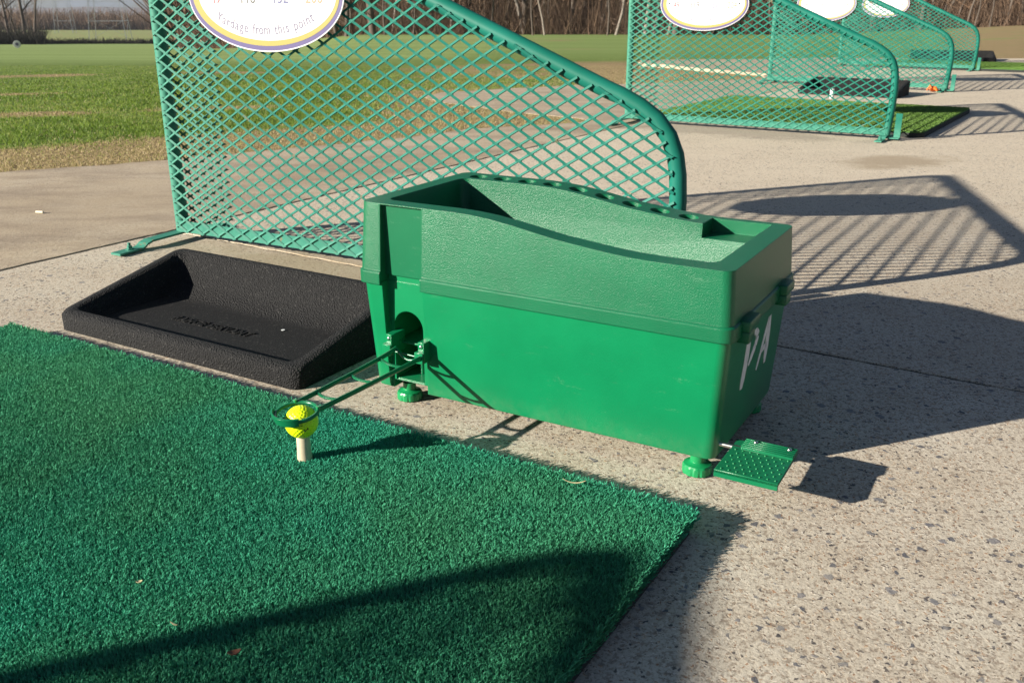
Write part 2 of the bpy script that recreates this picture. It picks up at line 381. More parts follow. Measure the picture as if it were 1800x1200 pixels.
cloud = mix(nt, 1., cloud, (.84, .96, 1.18), 'MULTIPLY'); nt.links.new(cloud, bg.inputs[0]); bg.inputs[1].default_value = .022
sl = bpy.data.lights.new('sun', 'SUN'); so = bpy.data.objects.new('sun', sl); COL.objects.link(so)
sl.energy = 5.0; sl.angle = R(.53); sl.color = (1., .925, .81)
tow = sd*math.cos(R(SUN_EL))+Vector((0, 0, math.sin(R(SUN_EL))))
so.rotation_euler = tow.to_track_quat('Z', 'Y').to_euler(); so.location = (-5, -3, 4)
scene.view_settings.view_transform = 'Standard'; scene.view_settings.look = 'None'; scene.view_settings.exposure = 1.22
scene.cycles.max_bounces = 6; scene.cycles.diffuse_bounces = 2; scene.cycles.glossy_bounces = 3; scene.cycles.use_denoising = True

# ------------------------------------------------------------------ terrain
PAVE = [(-6, .7), (-3.4, 2.35), (-1.87, 3.436), (-1.62, 3.577), (-1.347, 3.73), (-.95, 4.05), (-.5217, 4.366), (-.224, 4.70), (.1446, 4.862), (.46, 5.06),
        (.0, 5.48), (-.487, 6.11), (-.585, 6.45), (-.5, 6.73), (0, 7.10), (.47, 7.36), (.92, 7.5), (1.5, 7.76), (2.07, 8.06), (2.25, 8.6),
        (1.75, 9.5), (1.35, 10.3), (1.42, 10.8), (2.2, 10.95), (2.9, 11.0), (3.6, 11.3), (5.24, 11.05), (5.81, 11.1), (8, 12), (13, 14), (16, 4), (9, -4), (-6, -4)]
def prof(t):
    L_ = [(6, 187), (10, 119), (15, 105), (30, 94), (60, 88), (110, 84), (160, 78.5), (230, 70), (350, 60), (520, 51), (900, 45), (1600, 42), (3000, 38), (6000, 32)]
    Cc = [(6, 187), (10, 120), (15, 97), (30, 79), (60, 62), (90, 56), (160, 52), (230, 50), (350, 47), (520, 43), (900, 34), (1600, 25), (3000, 30), (6000, 32)]
    Rr = [(6, 187), (10, 119.5), (15, 88), (30, 62), (60, 45), (90, 43), (160, 42), (230, 41), (350, 40), (520, 38), (900, 34), (1600, 25), (3000, 30), (6000, 32)]
    def at(P, d):
        x = np.log([p[0] for p in P]); return np.interp(math.log(d), x, [p[1] for p in P])
    def f(d):
        cang = 1/math.hypot(1, t) if abs(t) < 1.6 else .53
        a = np.clip((t+.30)/.16, 0, 1); a = a*a*(3-2*a); c = np.clip((t-.30)/.22, 0, 1)
        y = (1-a)*at(L_, d)+a*((1-c)*at(Cc, d)+c*at(Rr, d))
        return CAM_H-drop(y)*d*cang
    return f
_c, _s = 1650/math.hypot(1650, 592), 592/math.hypot(1650, 592)
def drop(py):      # how far below eye height, per metre ahead, a point at photo row py lies
    k = (py-600)/1650; return (_s+k*_c)/(_c-k*_s)
def bearing(px): return (px-900)/1650*_c
def terrain_z(x, y):
    d = math.hypot(x, y)
    if d < 6: return -.0025
    ang = math.atan2(x, y)
    if abs(ang) > 1.0: tt = .0
    else: tt = math.tan(ang)
    z = prof(tt)(d)
    k = min(1, max(0, (d-6)/4)); k = k*k*(3-2*k)
    return min(-.0025, -.0025*(1-k)+z*k)
def smoothstep(a, b, x): 
    t = min(1, max(0, (x-a)/(b-a))); return t*t*(3-2*t)
def img(x, y, z):
    """photo coordinates of a ground point: used only to lay out where dry grass grows"""
    return x, y
def dryness(x, y):
    d = math.hypot(x, y); t = x/max(y, .1); v = .12
    if y < 0: return .6
    left = smoothstep(-.05, -.25, t)
    # strip along the slab edge
    e = y-(4.72+.68*x) if x < .5 else 0
    if x < .5: v = max(v, .92*(1-smoothstep(.40, 1.25, e)))
    else: v = max(v, 1-smoothstep(10.5, 12.5, y-.1*x)) 
    v = max(v, (1-left)*(.85*(1-smoothstep(6.2, 8.4, d))))
    v = max(v, (1-left)*(.50*smoothstep(6, 7, d)*(1-smoothstep(11, 17, d))))
    v = max(v, (1-left)*.48*smoothstep(26, 40, d)*(1-smoothstep(48, 60, d))*(1-smoothstep(.0, .2, t)))
    v = max(v, smoothstep(.38, .47, t)*(.62+.35*smoothstep(17, 9, d)))
    v = max(v, smoothstep(-.30, -.36, t)*smoothstep(158, 172, d)*.47)
    for cx, cy, rx, ry in ((-2.75, 5.35, .5, .2), (-4.3, 8.3, .9, .30), (-1.75, 5.7, .5, .17), (-2.6, 8.9, .5, .22), (-3.4, 6.6, .35, .12), (1.6, 22, 1., .5)):
        q = math.hypot((x-cx)/rx, (y-cy-(x-cx)*.25)/ry); v = max(v, .78*(1-smoothstep(.3, 1.5, q)))
    return v
def in1(x, y):
    c = False; n = len(PAVE)
    for i in range(n):
        x0, y0 = PAVE[i]; x1, y1 = PAVE[(i+1) % n]
        if (y0 > y) != (y1 > y) and x < (x1-x0)*(y-y0)/(y1-y0)+x0: c = not c
    return c
def build_terrain():
    rad = [.6, 1.5, 2.5]; r = 3.
    while r < 9: rad.append(r); r += .14
    while r < 3400: rad.append(r); r *= 1.035
    az = []; a = -180.
    while a < 180: az.append(a); a += .6 if -36 < a < 36 else 6
    V = [(0, 0, -.09)]; dry = [0]; far = [0]
    for r in rad:
        for a in az:
            x = r*math.sin(R(a)); y = r*math.cos(R(a)); zz = terrain_z(x, y); V.append((x, y, -.09 if all(in1(x+dx, y+dy) for dx, dy in ((0, 0), (.4, 0), (-.4, 0), (0, .4), (0, -.4))) else zz))
            dry.append(dryness(x, y) if y > 0 else .5); far.append(smoothstep(9, 26, r)*smoothstep(0, -.15, x/max(y, 1e-3))+.15*smoothstep(9, 20, r))
    n = len(az); k = np.arange(n); k2 = (k+1) % n
    tri = np.stack([np.zeros(n, int), 1+k2, 1+k], 1); Q = []
    for i in range(len(rad)-1):
        b0 = 1+i*n; b1 = b0+n; Q.append(np.stack([b0+k, b0+k2, b1+k2, b1+k], 1))
    o = np_mesh('ground', np.array(V), [tri, np.concatenate(Q)], M['terrain'], attrs={'dry': dry, 'far': far}, smooth=True)
    tag(o, kind='structure'); return o
build_terrain()

# ------------------------------------------------------------------ pavement slabs (real joints between them)
def clip(poly, p, n):
    out = []; m = len(poly)
    for i in range(m):
        a, b = poly[i], poly[(i+1) % m]
        da = (a[0]-p[0])*n[0]+(a[1]-p[1])*n[1]; db = (b[0]-p[0])*n[0]+(b[1]-p[1])*n[1]
        if da >= 0: out.append(a)
        if (da >= 0) != (db >= 0):
            t = da/(da-db); out.append((a[0]+(b[0]-a[0])*t, a[1]+(b[1]-a[1])*t))
    return out
def rough_poly(poly, amp=.012, step=.06, lim=3.2):
    out = []; m = len(poly)
    for i in range(m):
        a, b = Vector(poly[i]), Vector(poly[(i+1) % m]); L_ = (b-a).length; k = max(1, int(L_/step)) if L_ < lim else 1
        nn = Vector((-(b-a).y, (b-a).x)).normalized()
        for j in range(k):
            p = a.lerp(b, j/k)+(nn*random.uniform(-amp, amp) if j else Vector((0, 0))); out.append((p.x, p.y))
    return out
def slab(poly, dirt):
    me = MB().prism(rough_poly(poly, .0022, .022, 99), -.10, 0.)
    o = me.build('pavement', M['concrete'])
    bevel_sel(o, .0022, 2, lambda a, b: a.z > -.01 and b.z > -.01)
    at = o.data.attributes.new('dirt', 'FLOAT', 'POINT'); at.data.foreach_set('value', [dirt]*len(o.data.vertices))
    tag(o, kind='structure')
base = rough_poly(PAVE, .018, .07)
j1p, j1d = (-.911, 2.5135), Vector((.5385, .8426)).normalized(); j1n = (-j1d.y, j1d.x)   # left of joint one
j2p, j2d = (.4853, 1.584), Vector((.84, -.5426)).normalized(); j2n = (-j2d.y, j2d.x)
def off(p, n, s): return (p[0]+n[0]*s, p[1]+n[1]*s)
neg = lambda n: (-n[0], -n[1])
slab(clip(base, off(j1p, j1n, .0085), j1n), .8)
right = clip(base, off(j1p, j1n, -.0045), neg(j1n))
slab(clip(right, off(j2p, j2n, .0045), j2n), .12)
slab(clip(right, off(j2p, j2n, -.0040), neg(j2n)), .0)

M['joint_dirt'] = simple('joint_dirt', (.045, .036, .026), .95, nscale=60, var=.4)
def joint_fill(p, d, w, a, b):
    P0 = Vector((p[0], p[1]))+d*a; P1 = Vector((p[0], p[1]))+d*b; n_ = Vector((-d.y, d.x))*w
    o = MB().prism([tuple(P0-n_), tuple(P1-n_), tuple(P1+n_), tuple(P0+n_)], -.09, -.0025).build('pavement', M['joint_dirt']); tag(o, kind='structure')
joint_fill(j1p, j1d, .016, -6, 2.1); joint_fill(j2p, j2d, .010, -1.62, 6)
# ------------------------------------------------------------------ ball dispenser
D_ORG = (.2633, 1.0554, 0); D_ROT = R(-29.6)
disp = empty('ball_dispenser', D_ORG, D_ROT, 'green plastic golf ball dispenser box with open hopper, pedal and PA painted on its end', 'ball dispenser')
LX, WY = .5675, .3048
def rrect(x0, x1, y0, y1, r, n=6):
    P = []
    for cx, cy, a0 in ((x1-r, y0+r, -90), (x1-r, y1-r, 0), (x0+r, y1-r, 90), (x0+r, y0+r, 180)):
        for k in range(n+1):
            a = R(a0+90*k/n); P.append((cx+r*math.cos(a), cy+r*math.sin(a)))
    return P
def loft(rings, name, m, parent=None):
    V = []; F = []; n = len(rings[0][0])
    for poly, z in rings: V += [(x, y, z) for x, y in poly]
    for i in range(len(rings)-1):
        for k in range(n): F.append((i*n+k, i*n+(k+1) % n, (i+1)*n+(k+1) % n, (i+1)*n+k))
    F.append(tuple(reversed(range(n)))); F.append(tuple((len(rings)-1)*n+k for k in range(n)))
    return add_mesh(name, V, F, m, parent)
def inset_rect(i, r=.016, ib=0): return rrect(-LX+i, -i, i, WY-i-ib, r, 6)
# body: tapered, rounded lower edge
body = loft([(inset_rect(.021, .008, .004), .026), (inset_rect(.0165, .013, .004), .0285), (inset_rect(.0145, .016, .004), .035), (inset_rect(.0055, .015), .196)], 'body', M['body_green'], disp)
def arch(x0, x1, z0, z1, y0, y1):
    r = (x1-x0)/2; P = [(x0, z0), (x1, z0)]+[((x0+x1)/2+r*math.cos(R(a)), z1-r+r*math.sin(R(a))) for a in range(0, 181, 12)]
    Mx = Matrix(((1, 0, 0, 0), (0, 0, 1, 0), (0, 1, 0, 0), (0, 0, 0, 1)))   # (x,z)->y extrude
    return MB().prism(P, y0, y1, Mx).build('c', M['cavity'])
def cbox(*a):
    o = MB().box(*a).build('c', M['body_green']); return o
RX0, RX1, RD = -.5245, -.4535, .0165
bin_poly = lambda i, ib=0: rrect(-.535+i, -.034-i, .036+i*.7, .243-ib, .014, 5)
def binc(): return loft([(rrect(-.515, -.06, .06, .225, .014, 5), .17), (rrect(-.531, -.038, .040, .240, .014, 5), .27), (rrect(-.5345, -.0345, .0365, .2435, .014, 5), .33)], 'c', M['lid_green'])
bcs = [cbox(RX0, RX1, -.05, RD+.004, .012, .25), arch(-.5165, -.4645, .040, .1515, -.02, .10), cbox(-.5215, -.4595, -.02, .10, .015, .0395), binc()]
boolean(body, bcs); smooth_angle(body, 30)
# pieces seen inside the arched opening
MB().box(-.5155, -.4655, .0225, .098, .100, .103).build('delivery_shelf', M['body_green'], disp)
MB().box(-.5155, -.4655, .0225, .097, .0395, .042).build('delivery_shelf', M['body_green'], disp)
MB().lathe([(.004, 0), (.004, .055)], (-.492, .055, .042), 12).build('pivot_post', M['gloss_green'], disp, 40)
# lid with the swept rim
HP = [(-LX+.0, .3110), (-.40, .3110), (-.372, .3100), (-.345, .3078), (-.31, .3030), (-.24, .2915), (-.174, .2843), (-.14, .2816), (-.11, .2806), (0., .2806)]
def hz(u): return float(np.interp(u, [p[0] for p in HP], [p[1] for p in HP]))
us = sorted(set([p[0] for p in HP]+[-.385, -.36, -.33, -.275, -.205, -.155, -.125]))
P = [(-LX, .2), (0, .2)]+[(u, hz(u)) for u in reversed(us)]
Mxz = Matrix(((1, 0, 0, 0), (0, 0, 1, 0), (0, 1, 0, 0), (0, 0, 0, 1)))
lid = MB().prism(P, .0, WY, Mxz).build('lid', M['lid_green'], disp)
bm = bmesh.new(); bm.from_mesh(lid.data); bmesh.ops.recalc_face_normals(bm, faces=bm.faces)
for v in bm.verts:
    i = .0025+.0065*max(0, (v.co.z-.2)/.1)
    v.co.y += i if v.co.y < .1 else -i
    if v.co.x > -.001: v.co.x -= i
    if v.co.x < -LX+.001: v.co.x += i*.75
es = [e for e in bm.edges if abs(e.verts[0].co.x-e.verts[1].co.x) < .012 and abs(e.verts[0].co.y-e.verts[1].co.y) < .012 and abs(e.verts[0].co.z-e.verts[1].co.z) > .05]
bmesh.ops.bevel(bm, geom=es, offset=.014, segments=6, profile=.5, affect='EDGES')
bm.to_mesh(lid.data); bm.free()
band = loft([(rrect(-LX, 0, 0, WY, .017, 6), .1925), (rrect(-LX, 0, 0, WY, .017, 6), .2100), (rrect(-LX+.002, -.002, .002, WY-.002, .016, 6), .2122)], 'c', M['lid_green'])
boolean(lid, [band], 'UNION')
cut = [cbox(RX0, RX1, -.05, RD, .205, .3092), cbox(RX0, RX1, -.05, RD+.009, .10, .205)]
cut += [binc()]
cut += [MB().box(-.124, -.0365, .2300, .2845, .2605, .34).build('c', M['lid_green'])]
cut += [MB().lathe([(.0130, -.03), (.0142, .012), (.0160, .04)], (-.517+.0453*k, .2665, hz(-.517+.0453*k)-.018), 28).build('c', M['gloss_green']) for k in range(9)]
# hollow the underside so it sits over the body
cut += [loft([(inset_rect(.0045, .015), .10), (inset_rect(.0045, .015), .1965)], 'c', M['lid_green'])]
boolean(lid, cut)
def mod_bevel(o, w, seg):
    par = o.parent; o.parent = None
    m_ = o.modifiers.new('v', 'BEVEL'); m_.width = w; m_.segments = seg; m_.limit_method = 'ANGLE'; m_.angle_limit = R(38); m_.use_clamp_overlap = True; m_.harden_normals = True
    o.data.polygons.foreach_set('use_smooth', [True]*len(o.data.polygons))
    bpy.context.view_layer.update()
    me = bpy.data.meshes.new_from_object(o.evaluated_get(bpy.context.evaluated_depsgraph_get())); o.modifiers.clear(); o.data = me; o.parent = par
mod_bevel(lid, .0020, 3)
# recess panel of the lid below the seam
MB().box(RX0+.0006, RX1-.0006, RD+.0042, RD+.0075, .19, .2065).build('recess_panel', M['body_green'], disp)
# end clamps
for y0, y1 in ((.030, .088), (.208, .262)):
    c_ = MB().box(-.006, .0105, y0+.006, y1-.006, .1990, .2135).box(-.006, .0105, y0+.006, y0+.032, .1840, .1995).build('lid_clamp', M['lid_green'], disp)
    bevel(c_, .0025, 2)
# PA
def stroke(mb, pts, ws, x=.0):
    for (a, b), (wa, wb) in zip(zip(pts, pts[1:]), zip(ws, ws[1:])):
        d = Vector((0, b[0]-a[0], b[1]-a[1])).normalized(); s = Vector((0, -d.z, d.y))
        def X(z): return -(.0055+(.196-z)/.161*.009)+.0004
        q = []
        for p, w, sg in ((a, wa, 1), (a, wa, -1), (b, wb, -1), (b, wb, 1)):
            v = Vector((0, p[0], p[1]))+s*w*sg/2; q.append(Vector((X(v.z), v.y, v.z)))
        k = len(mb.V); mb.V += [tuple(v) for v in q]+[tuple(v-Vector((.003, 0, 0))) for v in q]
        mb.F += [(k, k+1, k+2, k+3), (k+7, k+6, k+5, k+4), (k, k+4, k+5, k+1), (k+1, k+5, k+6, k+2), (k+2, k+6, k+7, k+3), (k+3, k+7, k+4, k)]
pa = MB()
stroke(pa, [(.104, .168), (.103, .135), (.0985, .110), (.097, .099)], [.019, .020, .018, .011])
stroke(pa, [(.118, .1705), (.137, .1695), (.1465, .160), (.141, .148), (.126, .1345), (.118, .126)], [.006, .010, .014, .014, .012, .005])
stroke(pa, [(.1985, .1715), (.190, .152), (.178, .126), (.166, .103)], [.008, .011, .010, .006])
stroke(pa, [(.2015, .172), (.205, .150), (.208, .120), (.2095, .100)], [.012, .018, .018, .008])
stroke(pa, [(.179, .1265), (.206, .130)], [.008, .009])
pa.build('painted_letters', M['white_paint'], disp)
# feet
def foot(x, y):
    f = MB().lathe([(.0195, 0), (.0195, .0100), (.0178, .0125), (.0115, .0142), (.0100, .0155), (.0100, .0265)], (x, y, .0015), 48,
                   lambda a, i: 1-.055*max(0, math.cos(a*12))**4 if i < 2 else 1)
    f.build('foot', M['foot_green'], disp, 30)
for x, y in ((-.041, .030), (-.511, .045), (-.041, .262), (-.512, .262)): foot(x, y)
# pedal
ped = empty('pedal', (0, 0, 0)); ped.parent = disp
def pz(y): return .0505+(y-.0)*.02
PX0, PX1, PY0, PY1 = .0030, .0805, -.0455, .0505
pl = MB().box(PX0, PX1, PY0, PY1, .0455, .0495).box(PX0, PX1, PY0, PY0+.003, .040, .0500).box(PX0+.012, PX1, PY1-.0265, PY1, .0490, .0530)
for k in range(5): pl.box(PX0+.012, PX1, PY1-.0250+k*.0053, PY1-.0228+k*.0053, .0530, .0545)
o = pl.build('pedal_plate', M['gloss_green'], disp); bevel(o, .0006, 1)
bp = MB()
for j in range(7):
    for i in range(8):
        x = PX0+.007+i*.0094+(.0047 if j % 2 else 0); y = PY0+.006+j*.0098
        if x < PX1-.003 and y < PY1-.027: bp.lathe([(.0011, 0), (.0009, .0011), (.0004, .0015)], (x, y, .0494), 8)
bp.build('grip_studs', M['foot_green'], disp, 60)
for x in (PX0+.026, PX1-.009): MB().lathe([(.0030, 0), (.0030, .0008), (.0018, .0018)], (x, PY1-.0085, .0544), 12).build('screw', M['steel'], disp, 50)
MB().tube([(-.03, .031, .047), (.020, .031, .047)], .0032, 12).build('pedal_rod', M['steel'], disp, 50)
bpy.data.objects.remove(ped)
# delivery arm: two rails running down from the brackets to the ring round the ball
Dm = Matrix.Translation(Vector(D_ORG)) @ Matrix.Rotation(D_ROT, 4, 'Z'); Di = Dm.inverted()
BALL = Vector((-.2687, 1.0932, .0762))
bl = Di @ BALL; RC = Vector((bl.x-.0035, bl.y-.0035, .0895)); RR = .0268
wA = Vector((-.4935, -.008, .1030)); wB = Vector((-.4500, -.010, .0960))
dirn = (Vector((wA.x+wB.x, wA.y+wB.y, 0))/2-Vector((RC.x, RC.y, 0))).normalized(); side = Vector((-dirn.y, dirn.x, 0))
tilt = lambda p: Vector((p.x, p.y, RC.z+.10*(p-RC).dot(dirn)))
ringpts = [tilt(RC+dirn*math.cos(a)*RR+side*math.sin(a)*RR) for a in [2*math.pi*k/40 for k in range(40)]]
MB().tube(ringpts, .0027, 8, closed=True).build('ring', M['gloss_green'], disp, 60)
gd = MB(); GA = [R(a) for a in range(118, 233, 8)]
k0 = len(gd.V)
for a in GA:
    for rr, zz in ((RR+.0016, -.0055), (RR+.0056, .0060), (RR+.0034, .0068), (RR-.0008, -.0045)):
        q = tilt(RC+dirn*math.cos(a)*rr+side*math.sin(a)*rr); gd.V.append((q.x, q.y, q.z+zz))
for i in range(len(GA)-1):
    for k in range(4): gd.F.append((i*4+k, i*4+(k+1) % 4, i*4+4+(k+1) % 4, i*4+4+k))
gd.F += [(0, 1, 2, 3), tuple((len(GA)-1)*4+k for k in (3, 2, 1, 0))]
gd.build('ring_guard', M['gloss_green'], disp, 50)
def rail(sgn, w):
    a0 = R(48)*sgn; s = tilt(RC+dirn*math.cos(a0)*RR+side*math.sin(a0)*RR)
    P = []
    mid_ = s.lerp(w, .80); mid_.z = s.z+(w.z-s.z)*.38
    for k in range(17):
        t = k/16
        q = s*(1-t)**2+mid_*2*t*(1-t)+w*t*t if k else s
        P.append(q)
    MB().tube(P, .0029, 8, sq=(.9, 1.25)).build('rail', M['gloss_green'], disp, 60)
    return P
ra, rb = rail(1, wA), rail(-1, wB)
for k in (2, 6, 11):
    a, b_ = ra[k], rb[k]; P = [a.lerp(b_, t)+Vector((0, 0, -.0012*math.sin(math.pi*t)))+dirn*(-.004*math.sin(math.pi*t)) for t in [i/8 for i in range(9)]]
    MB().tube(P, .0021, 6, sq=(1.3, .9)).build('crossbar', M['gloss_green'], disp, 60)
for P_ in (ra, rb):
    MB().tube([P_[0]+Vector((0, 0, -.003)), P_[0]+Vector((0, 0, .005))], .0026, 8).build('ring_lug', M['foot_green'], disp, 50)
MB().tube([ra[-1].lerp(rb[-1], t)+Vector((0, -.003*math.sin(math.pi*t), -.009*math.sin(math.pi*t))) for t in [i/10 for i in range(11)]], .0022, 8).build('cradle', M['gloss_green'], disp, 60)
for x, z in ((-.5120, .1115), (-.4545, .1085)):
    b_ = MB().box(x-.0062, x+.0062, -.0005+.011, .042, z-.007, z+.007).box(x-.0078, x+.0070, -.008+.011, .042, z-.0235, z-.0065)
    b_.box(x+.0064, x+.0084, -.006+.011, .012+.011, z-.022, z+.0085)
    o = b_.build('arm_bracket', M['body_green'], disp); o.location.y = -.0105; bevel(o, .0007, 1)
    sc = MB().lathe([(.0029, 0), (.0029, .0012), (.0016, .0024)], (0, 0, 0), 14).build('screw', M['steel'], disp, 50)
    sc.rotation_euler = (R(90), 0, 0); sc.location = (x, 0.0002, z+.001)
MB().tube([(-.512, -.002, .095), (-.4545, -.003, .0935)], .0016, 8).build('pivot_pin', M['gloss_green'], disp, 50)

# ------------------------------------------------------------------ ball and tee
def golf_ball():
    bm = bmesh.new(); bmesh.ops.create_icosphere(bm, subdivisions=6, radius=1.); r0 = .02135
    n = 336; k = np.arange(n); ph = np.arccos(1-2*(k+.5)/n); th = math.pi*(1+5**.5)*k
    C = np.stack([np.cos(th)*np.sin(ph), np.sin(th)*np.sin(ph), np.cos(ph)], 1)
    P_ = np.array([v.co[:] for v in bm.verts]); dt = (P_ @ C.T).max(1); a = np.arccos(np.clip(dt, -1, 1)); w = .088
    h = np.where(a < w, np.cos(a/w*math.pi/2), 0)*.026
    for v, q in zip(bm.verts, h): v.co = v.co*(r0*(1-q))
    for f in bm.faces: f.smooth = True
    me = bpy.data.meshes.new('golf_ball'); bm.to_mesh(me); bm.free(); me.materials.append(M['ball'])
    o = bpy.data.objects.new('golf_ball', me); link(o); o.location = BALL; return o
ball = tag(golf_ball(), 'bright yellow dimpled golf ball on the rubber tee inside the dispenser ring', 'golf ball')
def on_ball(dx, dz):   # tangent-plane offset, seen from the camera side
    d = Vector((.05, -.93, .36)).normalized(); u_ = d.cross(Vector((0, 0, 1))).normalized()*-1; w_ = u_.cross(d)*-1
    if w_.z < 0: w_ = -w_
    if u_.x < 0: u_ = -u_
    return (d*.0213*.92+u_*dx+w_*dz).normalized()*.02125
ink = MB()
for seg in (((.0075, -.0135), (.0080, -.0095)), ((.0105, -.0120), (.0125, -.0085)), ((.0125, -.0085), (.0135, -.0115)), ((.0085, -.0135), (.0105, -.0120)), ((.003, .0055), (.006, .0030)), ((.006, .003), (.004, .0005)), ((.0015, -.0035), (.0045, -.0045))):
    a, b_ = on_ball(*seg[0]), on_ball(*seg[1]); ink.tube([a, a.lerp(b_, .5).normalized()*.02125, b_], .00055, 6)
ink.build('printed_mark', M['black_ink'], ball)
tee = MB().lathe([(.0098, -.012), (.0096, 0.), (.0090, .010), (.0088, .0275), (.0084, .0285)], (0, 0, 0), 24).build('rubber_tee', M['tee_rubber'], None, 40)
tee.location = (-.2680, 1.0925, .0285)
tag(tee, 'short cream rubber tee tube standing in the dark green mat under the yellow ball', 'golf tee')

# ------------------------------------------------------------------ turf mats
def turf_fibres(name, nblades, X0, X1, Y0, Y1, h, wd_, m, parent, dens=None, z0=0.):
    x = RNG.uniform(X0, X1, nblades); y = RNG.uniform(Y0, Y1, nblades)
    if dens is not None:
        keep = RNG.random(nblades) < dens(x, y); x = x[keep]; y = y[keep]
    n = len(x)
    a = RNG.uniform(0, 2*np.pi, n); hh = h*RNG.uniform(.6, 1.15, n); w = wd_*RNG.uniform(.7, 1.3, n)
    # combed clumps: neighbouring fibres lean together
    cl = np.sin(x*520+3*np.sin(y*390))*1.8+np.sin(y*470+2*np.sin(x*350))*1.8+RNG.normal(0, 1.1, n)
    lean = hh*RNG.uniform(.15, .8, n); lx = np.cos(cl)*lean; ly = np.sin(cl)*lean
    wx = np.cos(a)*w/2; wy = np.sin(a)*w/2
    V = np.zeros((n, 5, 3))
    V[:, 0] = np.stack([x-wx, y-wy, np.full(n, z0)], 1); V[:, 1] = np.stack([x+wx, y+wy, np.full(n, z0)], 1)
    V[:, 2] = np.stack([x+wx*.9+lx*.35, y+wy*.9+ly*.35, z0+hh*.62], 1); V[:, 3] = np.stack([x-wx*.9+lx*.35, y-wy*.9+ly*.35, z0+hh*.62], 1)
    V[:, 4] = np.stack([x+lx, y+ly, z0+hh*.92], 1)
    b = np.arange(n)[:, None]*5
    big = (np.sin(x*9+1.3*np.sin(y*6))+np.sin(y*11+2))*.05
    t = np.clip(RNG.beta(2.2, 3.2, n)+big, 0, 1)
    return np_mesh(name, V.reshape(-1, 3), [b+np.array([[0, 1, 2, 3]]), b+np.array([[3, 2, 4]])], m, parent, {'tint': np.repeat(t, 5)})
MA = R(-30.7); MC = Vector((.2096+.004, .9583+.002, 0)); MLEN, MDEP, MZ = 1.325, 1.12, .0220
mat_o = empty('tee_mat', (MC.x, MC.y, 0), MA, 'large dark green artificial turf hitting mat filling the near foreground', 'turf mat')
b_ = MB().prism(rrect(-MLEN, 0, -MDEP, 0, .02, 5), .001, MZ-.003).build('foam_base', M['mat_edge'], mat_o)
b_ = MB().prism(rrect(-MLEN+.002, -.002, -MDEP+.002, -.002, .02, 5), MZ-.003, MZ).build('turf_backing', M['turf_base'], mat_o)
cA, sA = math.cos(MA), math.sin(MA)
def near_dens(x, y):
    wx = MC.x+x*cA-y*sA; wy = MC.y+x*sA+y*cA
    inn = (wy > .50-abs(wx)*.0) & (wx > -1.05)
    return np.where(inn, 1., .12)
def hole(x, y):
    p = (Matrix.Rotation(-MA, 4, 'Z') @ (Vector((-.2680, 1.0925, 0))-MC)); 
    return np.hypot(x-p.x, y-p.y) > .0075
o = turf_fibres('turf_fibres', 1050000, -MLEN+.003, -.001, -MDEP+.003, -.001, .0052, .00090, M['turf'], mat_o, lambda x, y: near_dens(x, y)*hole(x, y)*1., MZ)
o['kind'] = 'stuff'
# ragged outer fringe leaning off the edges
def fringe():
    n = 15000; k = RNG.random(n); edge = RNG.random(n) < .5
    x = np.where(edge, -MLEN*k, RNG.normal(0, .0015, n)); y = np.where(edge, RNG.normal(0, .0015, n), -MDEP*k)
    ox = np.where(edge, RNG.normal(0, .003, n), RNG.uniform(.0, .005, n)); oy = np.where(edge, RNG.uniform(.0, .005, n), RNG.normal(0, .004, n))
    w = .0016; a = RNG.uniform(0, 6.28, n); hh = RNG.uniform(.002, .006, n)
    V = np.zeros((n, 4, 3)); z0 = RNG.uniform(MZ*.45, MZ+.002, n)
    V[:, 0] = np.stack([x-np.cos(a)*w/2, y-np.sin(a)*w/2, z0], 1); V[:, 1] = np.stack([x+np.cos(a)*w/2, y+np.sin(a)*w/2, z0], 1)
    V[:, 2] = np.stack([x+ox+np.cos(a)*w/3, y+oy+np.sin(a)*w/3, z0+hh], 1); V[:, 3] = np.stack([x+ox-np.cos(a)*w/3, y+oy-np.sin(a)*w/3, z0+hh], 1)
    b = np.arange(n)[:, None]*4
    o = np_mesh('edge_fringe', V.reshape(-1, 3), [b+np.array([[0, 1, 2, 3]])], M['turf'], mat_o, {'tint': np.repeat(RNG.beta(2, 3, n), 4)}); o['kind'] = 'stuff'
fringe()
def far_mat(name, P00, ux, lx, ly, label):
    """P00 = right-front corner, ux = angle of the long side"""
    t = empty(name, (P00[0], P00[1], 0), ux, label, 'turf mat', 'hitting mats in the further bays')
    MB().prism(rrect(-lx, 0, 0, ly, .05, 6), .001, .022).build('foam_base', M['mat_edge'], t)
    MB().prism(rrect(-lx+.003, -.003, .003, ly-.003, .05, 6), .0215, .027).build('turf_backing', M['turf_light_base'], t)
    o = turf_fibres('turf_fibres', 90000, -lx+.01, -.006, .006, ly-.01, .0035, .0035, M['turf_light'], t, None, .027); o['kind'] = 'stuff'
    return t
far_mat('tee_mat', (1.875, 4.35), R(-33.5), 1.42, 1.32, 'bright grass green turf mat behind the second divider, partly striped by its shadow')
far_mat('tee_mat', (4.62, 8.72), R(-36), 1.42, 1.15, 'small looking green turf mat beyond the farthest divider at the right edge')
w = MB().lathe([(.013, 0), (.011, .03), (.014, .055)], (0, 0, 0), 14).build('rubber_tee', M['white_tee'], None, 40); w.location = (1.965, 5.94, .034)
tag(w, 'tiny white rubber tee standing on the bright green mat behind the second divider', 'golf tee')

